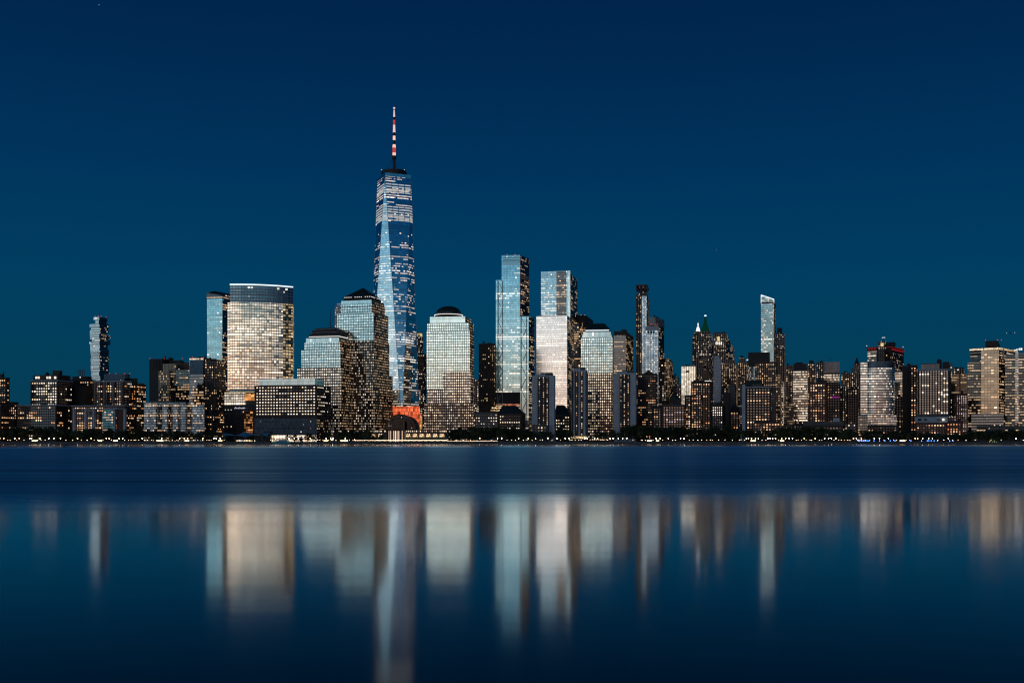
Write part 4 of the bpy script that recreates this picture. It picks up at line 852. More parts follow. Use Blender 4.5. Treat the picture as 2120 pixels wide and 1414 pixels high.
# 35 gabled brown brick
b = Building('brown_brick_tower', 'dark brown brick tower with a low red gable right of the pale concrete tower', 1480, 1341)
fp, z0, z1 = b.block('wall', 'brick3', 1320, 1359, 1362, 773); b.windows(fp, z0, z1, p=.4, pal='warm', bay=2.7, fl=3.3, ww=1.3, wh=1.4, un=.3)
q = rect(1333, 1352, None, 1480, 13, 18); finish(prism_bm([tuple(v) for v in q], z1, PZ(766, 1480), top=[((q[0].x + q[1].x) / 2 - .1, q[0].y), ((q[0].x + q[1].x) / 2, q[1].y), ((q[2].x + q[3].x) / 2 + .1, q[2].y), ((q[2].x + q[3].x) / 2, q[3].y)]), 'gable', [MT['brick']] * 2, b.root); b.close()
far_building('stone_office_block', 'grey stone mid-rise with small lit windows behind the red brick apartments', 1900, [('fargrey', 1377, 1410, 1411, 797), ('fargrey', 1386, 1400, 1406, 779, dict(D=1905)), ('farlit', 1376, 1416, 1417, 815, dict(D=1870))])
b = far_building('glowing_striped_building', 'pale glowing building with fine vertical stripes and a small black roof opening', 1750, [('litstripe', 1410.5, 1439, 1441, 757.5)]); b.block('roof_opening', 'black', 1420, 1426.5, None, 767, 771, D=1749.2, dep=.5); b.block('parapet', 'trim', 1410.2, 1439.3, None, 756.6, 758.4, D=1749, dep=1)
# 38 red brick row
b = brick_block('red_brick_apartments', 'low red brick apartment block with lilac windows and a small round dome', 1410, 1388,
    [('brick', 1371, 1418, 1419, 838, dict(p=.4, pal='violet', bay=3.4, fl=3.1, ww=1.8, wh=1.7, un=1.0), dict(cornice=(.9, 'stone')))])
fp, z0, z1 = b.block('wing', 'brick3', 1350, 1371, None, 842, D=1418); b.windows(fp, z0, z1, p=.45, pal='warm', bay=3.2, un=.4)
b.block('dome_drum', 'brick2', 1388, 1408, 1409, 826, 838, D=1414, dep=14); x = PX(1398, 1414); finish(ball_bm((x, 1421, PZ(826, 1414)), 6.2, sub=3, sq=1.05), 'dome', [MT['copperdark']], b.root, True); b.close()
b = brick_block('dark_brick_slab', 'tall narrow dark brick slab left of the slim white tower', 1425, 1441,
    [('brick3', 1430.5, 1452, 1453, 790, dict(p=.5, pal='warm', bay=3.1, fl=3.1, ww=1.7, wh=1.6, un=.5), {}), ('brick3', 1418, 1431, None, 818, dict(p=.35, pal='warm', bay=3.1, fl=3.1, un=.4), dict(D=1427)),
     ('brick3', 1452, 1473, 1474, 790, dict(p=.12, pal='warm', bay=3.2, fl=3.2, un=.15), dict(D=1432, dep=24))]); b.block('roof_sign_frame', 'trim', 1446, 1448, None, 780, 790, D=1440, dep=.6); b.block('lit_cornice', 'lineW', 1459, 1472, None, 788, 789, D=1431, dep=.5); b.close()
# 39 green pyramid
b = Building('green_spired_tower', 'old stone skyscraper with a floodlit green pyramid roof and needle finial', 2250, 1458, psi=18)
b.block('shaft', 'farbrown', 1441, 1472, 1477, 705); b.block('setback_block', 'farbrown', 1444, 1471, 1475, 692, D=2256); b.block('setback_block', 'farbrown', 1447, 1469, 1473, 686, D=2262)
fp = rect(1449.5, 1465, 1471, 2268, 18); c = sum(fp, Vector((0, 0))) / 4
def taper(part, m, fp, k, z0, z1, c):
    top = [c + (Vector(p) - c) * k for p in fp]
    finish(prism_bm([tuple(p) for p in fp], z0, z1, top=[tuple(p) for p in top]), part, [MT[m]] * 2, b.root); return top
t1 = taper('pyramid_roof', 'green_lit', fp, .36, PZ(686.5, 2268), PZ(668, 2268), c); t2 = taper('pyramid_roof', 'green_lit', t1, .55, PZ(668, 2268), PZ(655, 2268), c)
finish(ball_bm((c.x, c.y, PZ(651, 2268)), 2.6, sub=2, sq=.7), 'lantern_light', [MT['lineC']], b.root); finish(tube_bm((c.x, c.y, PZ(655, 2268)), (c.x, c.y, PZ(642, 2268)), 1.6, .2), 'finial', [MT['copper']], b.root); b.close()
b = Building('white_lit_spire_tower', 'dark tower with a small floodlit white crown and hair-thin spire', 2350, 1444, psi=16)
b.block('shaft', 'fardark', 1433.5, 1446, 1450, 697); b.block('setback_block', 'fardark', 1437, 1447.5, 1450, 686, D=2356)
fp = rect(1440.5, 1448, 1450, 2360, 16); c = sum(fp, Vector((0, 0))) / 4
t = taper('lit_crown', 'white_lit', fp, .72, PZ(686, 2360), PZ(679, 2360), c); t = taper('lit_crown', 'white_lit', t, .4, PZ(679, 2360), PZ(675, 2360), c); taper('lit_crown', 'white_lit', t, .8, PZ(674, 2360), PZ(668, 2360), c)
finish(tube_bm((c.x, c.y, PZ(675, 2360)), (c.x, c.y, PZ(648, 2360)), .5, .2, 5), 'spire', [MT['trim']], b.root); b.close()
far_building('dark_stepped_block', 'dark windowless stepped mass in front of the green-spired tower', 2000, [('farsparse', 1440, 1456, 1462, 742), ('farsparse', 1446, 1466, 1470, 762, dict(D=1990)), ('farbrown', 1440, 1478, 1482, 785, dict(D=1980))])
# 40 arch window tower
b = far_building('arched_window_tower', 'brown stone tower with a glowing arched window near its top', 2150, [('farbrown', 1478, 1503, 1506, 688), ('farlit', 1478, 1502, None, 716, dict(D=2148, yb=726, dep=1, part='lit_storey'))])
x = PX(1487.5, 2146); bm = box_bm(x - 2.4, x + 2.4, 2145, 2146.6, PZ(706, 2146), PZ(699, 2146)); tube_bm((x, 2145, PZ(699, 2146)), (x, 2146.6, PZ(699, 2146)), 2.4, seg=16, bm=bm); finish(bm, 'arched_window', [MT['lineG']] * 2, b.root)
for i in range(4): b.block('tall_window', WIN['white'][0], 1481.5 + i * 3.6, 1483.6 + i * 3.6, None, 708, 713.5, D=2146, dep=.8)
b = Building('sloped_roof_tower', 'dark tower whose black roof slopes down to the right beside the arched-window tower', 2180, 1511, psi=20)
fp = rect(1500, 1505, 1520.5, 2180, 20); finish(prism_bm(fp, GZ, 0, ztops=[PZ(693, 2180), PZ(692, 2180), PZ(718, 2180), PZ(718, 2180)]), 'shaft', [MT['dglass'], MT['black']], b.root); b.strip('eaves_line', 'trim', fp, PZ(720, 2180), PZ(719, 2180), .4, (1,)); b.close()
# 41 slim white
b = Building('slim_white_tower', 'slim pale tower with small dark windows and a little cupola', 1760, 1485, psi=15)
fp, z0, z1 = b.block('wall', 'paleblue', 1477.5, 1492.5, 1494, 743); b.windows(fp, z0, z1, p=.02, pal='white', bay=3.1, fl=4.2, ww=1.5, wh=1.6, un=0, faces=(0,), top=2, bottom=60)
b.block('cupola', 'paleblue', 1479.5, 1488.5, 1489.5, 736.5, 743, D=1763, dep=8); x = PX(1484, 1768); finish(tube_bm((x, 1768, PZ(736.5, 1763)), (x, 1768, PZ(730, 1763)), 2.0, .6), 'roof_tank', [MT['black']], b.root)
b.block('base', 'stone', 1475.5, 1494, 1496, 833, D=1757); b.close()
far_building('stone_skyscraper', 'grey-brown stone block with many lit windows just right of the slim white tower', 2050, [('farlit', 1490, 1524, 1527, 753), ('fargrey', 1500, 1521, 1523, 745, dict(D=2060)), ('farbrown', 1491, 1507, 1510, 800, dict(D=1900)), ('farbrown', 1494, 1506, 1508, 818, dict(D=1700))])
b = brick_block('lit_grid_block', 'low dark block with a full grid of cream windows below the slim white tower', 1410, 1485, [('brick3', 1473.5, 1497, 1504, 838, dict(p=.9, pal='white', bay=2.6, fl=3.2, ww=1.3, wh=1.6, un=.2, faces=(0,)), dict(cornice=(.8, 'brick2')))]); b.close()
far_building('blank_grey_tower', 'narrow blank grey wall tower between lit brick buildings', 1700, [('stone', 1510, 1522, 1523.5, 796), ('brick2', 1497, 1509, 1510, 812, dict(D=1690))])
b = far_building('domed_stone_tower', 'stone tower with a rounded top left of the curved teal-lit building', 2000, [('farlit', 1527.5, 1546, 1549, 750), ('farbrown', 1530, 1542, 1545, 741, dict(D=2004)), ('farbrown', 1528, 1540, 1541, 780, dict(D=1900))])
x = PX(1537, 2010); finish(ball_bm((x, 2014, PZ(742, 2010)), 5.0, sub=2, sq=1.1), 'dome', [MT['brick3']], b.root)
b = Building('mansard_house', 'small old building with a steep roof and dormers between tall blocks', 1460, 1521); fp, z0, z1 = b.block('wall', 'brick3', 1511, 1530, 1531, 850); b.windows(fp, z0, z1, p=.35, pal='warm', un=.2)
finish(prism_bm([tuple(v) for v in off(fp, .3)], z1, PZ(838, 1460), top=[tuple(v) for v in off(fp, -3.5)]), 'mansard_roof', [MT['roof']] * 2, b.root); b.mast(1521, 826, 839, 1466, .6, 'roof', 'finial'); b.close()
# 44-46
b = Building('curved_teal_building', 'small curved building with a teal-lit glass front behind the brick tower', 1900, 1557)
P = arc(1546, 1915, 1570, 1890, 6, 8); pts = [tuple(p) for p in P] + [(PX(1571, 1930), 1930), (PX(1548, 1940), 1940)]
finish(prism_bm(pts, GZ, PZ(742, 1900)), 'facade', [MT['whiteglass'], MT['roof']], b.root); ribbon('roof_light_line', 'lineC', P, PZ(745, 1900), 1.2); b.close()
b = Building('brown_lit_tower', 'dark tower with a black blank top above a lit brown window grid', 1760, 1585)
b.block('blank_top', 'black', 1549, 1594, 1597, 729, 755, D=1800); b.block('shaft', 'farlit', 1563, 1605, 1609, 749, D=1755, cornice=(1.5, 'brick2')); b.block('teal_cap', 'copperdark', 1543, 1578, 1580, 787, D=1700); b.block('lower_wing', 'farlit', 1606, 1616, 1623, 776, D=1740); b.mast(1563, 722, 729, 1805, .4); b.mast(1575, 724, 729, 1805, .3); b.close()
b = Building('slanted_top_tower', 'tall slim glass tower with a bright slanted top edge', 1950, 1591, psi=17)
fp = rect(1575.5, 1602, 1606.5, 1950, 17); zA, zB = PZ(610, 1950), PZ(620, 1950)
bm = prism_bm(fp, GZ, zA, ztops=[zA, zB, zB - 1, zA]); bm.faces.ensure_lookup_table(); bm.faces[1].material_index = 2; finish(bm, 'facade', [MT['band'] if False else grid('slim_banded_glass', bay=2.4, floor=3.7, wu=.93, wv=.75, lu=.9, lv=.5, p=.1, sp=.2, run=4, strength=.9, wall=(.08, .1, .11), tint=(.2, .32, .37), litA=WARM, litB=WHITE), MT['roof'], MT['fardark']], b.root)
A_, B_ = fp[0], fp[1]; finish(tube_bm((A_.x, A_.y - 1, zA), (B_.x, B_.y - 1, zB), .8, seg=5), 'edge_light', [MT['lineC']], b.root)
for k in (0, 1): p = fp[k]; finish(tube_bm((p.x, p.y - .8, PZ(627, 1950)), (p.x, p.y - .8, (zA, zB)[k]), .5, seg=5), 'edge_light', [MT['lineC']], b.root)
b.block('crown_band', 'black', 1576, 1602, None, 625, 628, D=1949, dep=.8); b.close()
b = far_building('chimney_tower', 'grey stone tower with a round dark roof tank right of the slanted glass tower', 2100, [('fargrey', 1604, 1624, 1627, 690), ('fardark', 1607, 1625, 1628.5, 724, dict(D=2080))]); x = PX(1614.5, 2110); finish(tube_bm((x, 2112, PZ(691, 2110)), (x, 2112, PZ(679, 2110)), 5, 4.6, 14), 'roof_tank', [MT['brick3']], b.root)
far_building('teal_gap_block', 'narrow dark block with teal roofline in the gap right of the chimney tower', 1900, [('rows', 1610, 1622, 1624, 790), ('fardark', 1627, 1643, 1644, 757), ('farlit', 1636, 1642, 1643, 764, dict(D=1890))])
# 48 front brick
b = brick_block('brick_apartment_tower', 'large dark brick apartment block with rows of violet-grey windows right of the mansard house', 1405, 1578,
    [('brick3', 1543, 1597, 1600, 801, dict(p=.34, pal='warm', bay=3.7, fl=3.5, ww=2.1, wh=1.8, un=1.0), dict(cornice=(1.0, 'paleblue'))), ('brick', 1560, 1616, 1618, 873, dict(p=.4, pal='warm', bay=3.6, fl=3.3, ww=2.0, wh=1.8, un=.8), dict(D=1398))])
b.block('side_slab', 'paleblue', 1536.5, 1543, None, 796, D=1410, dep=14); b.block('penthouse', 'stone', 1556, 1578, 1580, 795, 801.5, D=1412, dep=10); b.block('plain_stair_tower', 'stone', 1598.5, 1606, None, 803, D=1409, dep=10); b.close()
far_building('parking_block', 'pale brown open parking deck block with stacked horizontal slabs', 1560, [('deck', 1623, 1643, 1644, 832), ('deck', 1617, 1648, 1649, 881, dict(D=1500))])
# 53 striped
b = far_building('striped_lit_tower', 'office tower with bright horizontal lit floors under a black roof block', 1700, [('rows', 1641.7, 1671.6, 1673, 767)]); b.block('roof_block', 'black', 1642.5, 1670, 1672, 753, 767, D=1706); b.block('roof_block', 'black', 1646, 1662, 1664, 750, 753, D=1710)
b.block('slab_edge', 'lime', 1641.4, 1671.8, None, 766.2, 767.6, D=1699.2, dep=.6); b.close()
b = far_building('slender_brick_tower', 'slender dark brick tower with one bright light at its top', 1760, [('fardark', 1672, 1688, 1690, 753), ('brick3', 1675, 1684, 1686, 746, dict(D=1765))]); b.beacon(1683, 755.5, 1757, .9, 'lineW')
b = far_building('white_striped_tower', 'tower with a white vertically striped crown and dark left flank', 1780, [('rows', 1706, 1738, 1740, 775), ('ribs2', 1706, 1738.5, 1740, 749, dict(D=1779, yb=772, part='striped_crown')), ('fardark', 1690, 1706, None, 750, dict(D=1783))]); b.mast(1719, 741, 749, 1790, .4); b.block('roof_antenna_bar', 'dark', 1716, 1723, None, 742, 742.8, D=1790, dep=.6)
b = brick_block('red_brick_block', 'red-brown brick apartment block below the white striped crown tower', 1500, 1692, [('brick', 1675, 1710, 1712, 792, dict(p=.62, pal='warm', bay=3.4, fl=3.5, ww=1.9, wh=1.8, un=.5), {}), ('brick2', 1690, 1712, None, 787, None, dict(D=1508))]); b.close()
b = Building('balcony_apartments', 'apartment block with wrapping balconies and a magenta-lit floor', 1510, 1726)
fp, z0, z1 = b.block('wall', 'fardark', 1712.5, 1738.5, 1740, 790)
for i in range(22):
    yy = 795 + i * 5.0
    if yy < 880: b.block('balcony', 'stone', 1712, 1739, 1740.5, yy, yy + .9, D=1508.5, dep=8)
b.block('magenta_lit_floor', MT.setdefault('mag', emit('magenta_light', (.8, .05, .6), .35)), 1721, 1738, None, 820.2, 823.5, D=1509.6, dep=.3); b.close()
far_building('dark_block', 'plain dark block with a few lit panes left of the stepped stone crown', 1850, [('fardark', 1741, 1760, 1761, 772), ('farsparse', 1750, 1776, 1778, 806, dict(D=1640)), ('farbrown', 1739, 1751, 1752, 800, dict(D=1600))])
b = Building('stepped_crown_tower', 'old stone tower with a stepped cone crown and finial left of the curved glass tower', 2000, 1772, psi=20)
b.block('shaft', 'fargrey', 1759, 1780, 1783, 772); b.block('setback_block', 'fargrey', 1762, 1779, 1782, 762, D=2004); b.block('setback_block', 'fargrey', 1767, 1778, 1780, 754, D=2008)
x = PX(1774.5, 2014); finish(tube_bm((x, 2016, PZ(754, 2010)), (x, 2016, PZ(745, 2010)), 5, 2, 12), 'cone_roof', [MT['brick3']], b.root); finish(tube_bm((x, 2016, PZ(745, 2010)), (x, 2016, PZ(740, 2010)), 1.8, 1.4, 8), 'finial', [MT['brick3']], b.root); b.close()
# 60 curved glass
b = Building('curved_residential_tower', 'rounded glass apartment tower with close horizontal bands reflecting pink dusk', 1440, 1817)
P = arc(1782, 1448, 1851, 1440, 7, 14); pts = [tuple(p) for p in P] + [(PX(1853, 1470), 1470), (PX(1790, 1475), 1475)]
finish(prism_bm(pts, PZ(858, 1440), PZ(762, 1440)), 'facade', [MT['band'], MT['roof']], b.root); finish(prism_bm(pts, PZ(762, 1440), PZ(749, 1440)), 'glass_crown', [MT['bluegrid'], MT['roof']], b.root)
ribbon('roof_edge', 'trim', P, PZ(749.5, 1440), .6)
ribbon('crown_line', 'trim', P, PZ(762, 1440), .5)
b.block('corner_bay', 'band', 1781.5, 1796, 1797, 749, 858, D=1437.5, psi=20, dep=6)
b.block('base', 'glassres', 1776, 1796, 1797, 861, D=1425); b.block('base', 'greyres', 1796, 1856, 1857, 858, D=1430); fp, z0, z1 = b.block('base', 'brick3', 1776, 1860, 1861, 880, D=1418); b.windows(fp, z0, z1, p=.3, pal='warm', un=.2, bay=3.6, faces=(0,)); b.close()
# 61 red band tower
b = Building('red_band_tower', 'dark tower with a red-lit band below its roof and a floodlit turret', 1800, 1832, psi=36)
b.block('shaft', 'fardark', 1795.5, 1846, 1871, 729); b.block('lit_storeys', 'rows', 1796, 1815, None, 727, 749, D=1812, dep=1)
fp, z0, z1 = b.block('upper_storey', 'brick3', 1795, 1846, 1871.5, 717, 730, D=1798); b.strip('red_light_band', 'redband', fp, PZ(718.6, 1798), PZ(717.7, 1798), .5); b.strip('red_light_band', 'redband', fp, PZ(724.6, 1798), PZ(721, 1798), .45, (1,))
for px in (1797, 1803, 1809): b.block('red_lit_panel', 'redband', px, px + 4, None, 720.5, 724.5, D=1797.4, dep=.5)
b.block('turret', 'farbrown', 1818, 1832, 1834, 706, D=1790, dep=14); b.block('turret_light', 'lineG', 1823, 1829, None, 710, 717, D=1789.2, dep=.6); b.block('roof_house', 'roof', 1834, 1850, 1854, 708, 717, D=1815); b.block('roof_light', 'lineW', 1826, 1832, None, 698.2, 699.4, D=1795, dep=.6); b.mast(1829, 698, 707, 1796, .5, dy=0)
b.beacon(1795, 716, 1800, .8, 'lineW'); b.beacon(1870, 718, 1825, .7, 'lineW'); b.close()
far_building('green_lit_office', 'dark office with greenish lit floors between the curved glass tower and a brick slab', 1700, [('glasslit', 1853, 1873, 1874, 769), ('fardark', 1850, 1872, 1873, 820, dict(D=1520))])
b = brick_block('brown_brick_slab', 'tall dark brick slab left of the white-roofed hotel tower', 1500, 1886, [('brick3', 1873, 1898, 1900, 757, dict(p=.42, pal='warm', bay=3.5, fl=3.4, ww=1.7, wh=1.6, un=.1, skip=(0, 1)), {})]); b.block('lit_edge_strip', 'brick2', 1879.5, 1881, None, 800, 895, D=1499, dep=.5); b.block('penthouse', 'brick3', 1877, 1886, 1887, 753.5, 757, D=1505, dep=12); b.block('penthouse', 'stone', 1889, 1899, 1900, 755, 757.4, D=1506, dep=12)
b.block('tower_block', 'black', 1868, 1879, None, 757.5, D=1503, dep=18); b.close()
# 64 hotel
b = Building('striped_hotel_tower', 'broad hotel tower with vertical window strips and a round roof tank', 1430, 1934, psi=24)
fp, z0, z1 = b.block('wall', 'brick3', 1900, 1966, 1969, 764, D=1430, cornice=(1.4, 'trim'))
b.windows(fp, z0, z1, bay=3.35, fl=3.05, ww=2.1, wh=2.35, p=.27, pal='white', un=1.0, faces=(0,), top=1.5, bottom=28)
b.block('plant_room', 'ribs2', 1907, 1945, 1948, 752.5, 764, D=1440, dep=20); b.block('plant_frame', 'stone', 1906.6, 1945.4, 1948.4, 751.8, 753.2, D=1439.4, dep=21)
x = PX(1947, 1452); finish(tube_bm((x, 1456, PZ(764, 1450)), (x, 1456, PZ(746, 1450)), 3.0, seg=16), 'roof_tank', [MT['brick3']], b.root); finish(ball_bm((x, 1456, PZ(746, 1450)), 3.0, sub=2, sq=.8), 'tank_dome', [MT['brick3']], b.root)
b.block('penthouse', 'black', 1951, 1965, 1967, 749, 764, D=1446, dep=12); b.block('podium', 'paleblue', 1894.5, 1962, None, 863, 874.5, D=1405, dep=30); b.block('podium_roof', 'stone', 1896, 1963, 1980, 858, 863, D=1415, dep=16)
b.block('podium_side', 'fargrey', 1963, 1978, None, 862, 875, D=1412, dep=16)
for px, w_, m in ((1900, 8, 'black'), (1913, 6, 'stone'), (1939, 8, 'bluegrid'), (1951, 4, WIN['white'][0])): b.block('podium_opening', m, px, px + w_, None, 866.5, 871, D=1404.2, dep=.5)
b.close()
b = brick_block('red_brick_apartments', 'low red brick apartments in two blocks on the promenade below the hotel tower', 1398, 1940, [('brick', 1896, 1958, 1959, 875, dict(p=.38, pal='warm', bay=3.4, fl=3.1, ww=1.8, wh=1.6, un=.15), {}), ('brick', 1958, 1992, 1994, 873, dict(p=.5, pal='warm', bay=3.4, fl=3.1, ww=1.8, wh=1.6, un=.2), dict(D=1402))]); b.close()
b = far_building('dark_glass_tower', 'dark tower with one pale vertical stripe and a toothed roofline', 1700, [('dglass2', 1970, 2001, 2003, 774), ('fardark', 1974, 1996, 1998, 762, dict(D=1708)), ('fargrey', 1962, 1971, 1972, 753, dict(D=1720))]); b.block('light_stripe', 'lime', 1985.3, 1988.2, None, 773, 810, D=1699, dep=.7)
for i in range(7): b.block('roof_tooth', 'black', 1975 + i * 3.1, 1976.4 + i * 3.1, None, 759.5, 763, D=1707, dep=2)
b.beacon(1984, 765.5, 1700, 1.2, 'lineW'); b.close()
b = brick_block('pink_brick_block', 'narrow red brick block with a regular grid of pinkish windows', 1450, 1992, [('brick', 1979, 2003, 2005, 815, dict(p=.5, pal='violet', bay=2.6, fl=2.9, ww=1.2, wh=1.6, un=.9), {})]); b.close()
# 67 big right tower
b = Building('cornice_lit_tower', 'broad office tower with gold-lit top storeys and a tall rose-tinted glass panel', 1600, 2050, psi=26)
b.block('shaft', 'dlit', 2009, 2070, 2107, 724, psi=42); b.block('flank', 'dlit', 2003, 2030, 2031, 751, D=1590)
fp, z0, z1 = b.block('crown', 'brick3', 2007.5, 2068, 2106.5, 719, 731, D=1597, psi=42)
b.strip('lit_crown_band', 'arc', fp, PZ(723.2, 1597), PZ(719.4, 1597), .5); b.strip('lit_crown_band', 'rows', fp, PZ(729.5, 1597), PZ(726, 1597), .4)
b.block('mirror_panel', 'pink', 2031, 2068, 2071, 724, 858, D=1586, dep=8); b.block('roof_house', 'black', 2040, 2066, 2075, 705, 719, D=1612)
for px in (2041, 2066, 2074): b.beacon(px, 704, 1612, .7)
b.block('lit_column', 'paleblue', 2076.5, 2079.5, None, 722, 745, D=1596, psi=0, dep=.8); b.close()
b = Building('edge_glass_tower', 'banded glass tower cut off by the right edge, with a white lit roof sign', 1520, 2103, psi=28)
b.block('facade', 'dlit', 2081, 2103, 2104, 733, psi=26, D=1530); b.block('facade', 'dlit', 2103, 2150, 2152, 730, D=1520, psi=26); b.block('corner_column', 'greyres', 2102, 2108.5, None, 729, D=1518, psi=26, dep=1)
b.close()
bm = bmesh.new(); bm.loops.layers.uv.verify()
for (x1, x2, ya, yb_) in ((2099, 2106, 725.2, 723.8), (2104, 2109, 724, 722.4), (2109.5, 2111.5, 725, 720.6), (2112.5, 2116.4, 725, 720.4)): prism_bm([tuple(v) for v in rect(x1, x2, None, 1516, 25, .6)], PZ(ya, 1516), PZ(yb_, 1516), bm=bm)
solo(bm, 'roof_sign', [MT['white_lit']] * 2, 'bright white illuminated roof sign on the tower at the right edge', 'sign')
b = Building('low_glass_office', 'low dark-blue glass office block in front of the rose-tinted panel tower', 1440, 2045, psi=24); b.block('facade', grid('dim_blue_bands', bay=3, floor=3.6, wu=.95, wv=.55, p=.02, sp=.01, strength=.5, wall=(.05, .06, .07), tint=(.16, .2, .23)), 2011, 2078, 2079, 857, cornice=(.6, 'trim')); b.close()
b = Building('terraced_pavilion', 'long low stepped pavilion with a lit strip at the right end of the shore', 1400, 2070, psi=24)
b.block('wall', 'stone', 2022, 2125, 2126, 881); 
for i in range(5): b.block('terrace_step', 'fargrey', 2050 - i * 2.5, 2076 + i * 1.5, None, 879 + i * 3.4, 881 + i * 3.4, D=1396 - i * 2, dep=6)
for x1, x2 in ((2022, 2040), (2081, 2087), (2096, 2112)): b.block('lit_strip', 'arc', x1, x2, None, 889.5, 891.5, D=1392.5, psi=24, dep=.6)
b.close()
b = Building('long_low_pavilion', 'long low pale-roofed waterfront building right of the parking block', 1395, 1705)
fp, z0, z1 = b.block('wall', 'brick2', 1664, 1745, 1746, 880); b.windows(fp, z0, z1, p=.45, pal='mixed', bay=3.8, fl=4, ww=2.2, wh=2.2, un=.5, faces=(0,))
b.block('roof_storey', 'stone', 1662, 1747, 1748, 873, 880.5, D=1400, dep=24); b.block('roof_box', 'paleblue', 1725, 1738, None, 865, 873, D=1406, dep=10); b.block('wing', 'fargrey', 1749, 1772, 1773, 877, D=1402); b.close()
b = brick_block('brick_infill_block', 'small dark brick block with scattered warm windows right of the parking deck', 1420, 1655, [('brick3', 1640, 1664, 1665, 878, dict(p=.35, pal='warm', un=.2), {})]); b.close()
#@@REST
# ================================================================== SHORE
# canopy
MT['sail'] = plain('blue_canopy_fabric', (.14, .52, .72), .6)
t = thing('tensile_canopy', 'blue peaked fabric canopy with two smaller wings over the riverside terrace', 'canopy', (PX(510, 1345), 1345, GZ))
def sail(pts, hub):
    bm = bmesh.new(); n_ = 6
    H = Vector((PX(hub[0], hub[2]), hub[2], PZ(hub[1], hub[2]))); P = [Vector((PX(a, d), d, PZ(b_, d))) for a, b_, d in pts]
    for A_, B_ in zip(P, P[1:] + P[:1]):
        grid_ = []
        for i in range(n_ + 1):
            f = i / n_; row = []
            for j in range(5):
                e_ = A_.lerp(B_, j / 4); e_.z += .5 * math.sin(math.pi * j / 4); q = H.lerp(e_, f); q.z -= .9 * math.sin(math.pi * f); row.append(bm.verts.new(q))
            grid_.append(row)
        for i in range(n_):
            for j in range(4): bm.faces.new((grid_[i][j], grid_[i + 1][j], grid_[i + 1][j + 1], grid_[i][j + 1]))
    r_ = bmesh.ops.solidify(bm, geom=bm.faces[:], thickness=.12)
    return bm
finish(sail([(484, 901, 1345), (507, 905, 1332), (539, 899.5, 1345), (510, 899, 1362)], (508, 893.5, 1345)), 'canopy_fabric', MT['sail'], t)
finish(sail([(461, 897, 1345), (463, 903, 1338), (485, 901, 1345), (475, 898, 1355)], (473, 899, 1346)), 'canopy_fabric', MT['sail'], t)
finish(sail([(536, 900, 1345), (552, 903, 1338), (558, 896.5, 1345), (548, 898, 1355)], (548, 898.5, 1346)), 'canopy_fabric', MT['sail'], t)
for xa, ya, xb, yb_ in ((508, 893, 508, 914), (461, 896.5, 470, 914), (484, 901, 488, 914), (507, 905, 507, 914), (539, 899.5, 545, 914), (558, 896, 547, 914), (461, 897, 455, 914), (558, 896.5, 562, 914)):
    bm = tube_bm((PX(xa, 1345), 1345, PZ(ya, 1345)), (PX(xb, 1345), 1345, GZ), .16, seg=6); finish(bm, 'mast', MT['trim'], t)
# lit bar beneath
t = thing('terrace_bar', 'low lit bar counter with bright panels under the blue canopy', 'bar', (PX(505, 1352), 1352, GZ))
finish(box_bm(PX(487, 1352), PX(532, 1352), 1352, 1356, GZ, GZ + .9), 'counter', [MT['dark']] * 2, t); finish(box_bm(PX(485, 1352), PX(534, 1352), 1350, 1358, GZ + 3.1, GZ + 3.4), 'awning', [MT['dark']] * 2, t)
rnd = random.Random(3)
for i in range(15):
    px = 489 + i * 2.9
    if rnd.random() < .8: finish(box_bm(PX(px, 1352), PX(px + rnd.uniform(.8, 2.2), 1352), 1351.4, 1351.7, GZ + .8, GZ + 1.9 + rnd.random()), 'lit_panel', [rnd.choice((MT['lineW'], WIN['white'][0], WIN['mixed'][1]))] * 2, t)
# yacht
Y = 1318
t = thing('yacht', 'long low blue-white motor yacht moored by the office block', 'yacht', (PX(582, Y), Y, 0))
x0, x1 = PX(562, Y), PX(601, Y)
bm = bmesh.new(); st = []
for i in range(11):
    f = i / 10; x = x0 + (x1 - x0) * f; w_ = 2.9 * min(1, (f * 3.2) ** .6) if f < .5 else 2.9; zt_ = 2.6 - 1.0 * f * .4 + (.7 if f < .15 else 0) * (1 - f / .15)
    st.append([bm.verts.new(v) for v in ((x, Y - w_, zt_), (x + (1 - f) * 1.5, Y - w_ * .75, -.3), (x + (1 - f) * 1.5, Y + w_ * .75, -.3), (x, Y + w_, zt_))])
for a, c_ in zip(st, st[1:]):
    for k in range(3): bm.faces.new((a[k], c_[k], c_[k + 1], a[k + 1]))
    bm.faces.new((a[3], c_[3], c_[0], a[0]))
bm.faces.new(st[-1]); bm.faces.new(list(reversed(st[0])))
finish(bm, 'hull', plain('yacht_paint', (.10, .42, .48), .25), t)
MT['cabinw'] = plain('cabin_paint', (.25, .5, .56), .3)
def cab(xa, xb, z0_, z1_, w_, sl): return prism_bm([(PX(xa, Y), Y - w_), (PX(xb, Y), Y - w_), (PX(xb, Y), Y + w_), (PX(xa, Y), Y + w_)], z0_, z1_, top=[(PX(xa, Y) + sl, Y - w_ + .3), (PX(xb, Y) - .4, Y - w_ + .3), (PX(xb, Y) - .4, Y + w_ - .3), (PX(xa, Y) + sl, Y + w_ - .3)])
finish(cab(570, 599, 2.2, 4.1, 2.3, 2.5), 'cabin', [MT['cabinw']] * 2, t); finish(cab(576, 594, 4.1, 5.6, 1.8, 1.8), 'flybridge', [MT['cabinw']] * 2, t)
finish(box_bm(PX(574, Y), PX(597, Y), Y - 2.42, Y - 2.2, 2.9, 3.5), 'window_band', [MT['dark']] * 2, t); finish(tube_bm((PX(586, Y), Y, 5.5), (PX(587, Y), Y, 8.6), .12), 'radar_mast', MT['trim'], t)
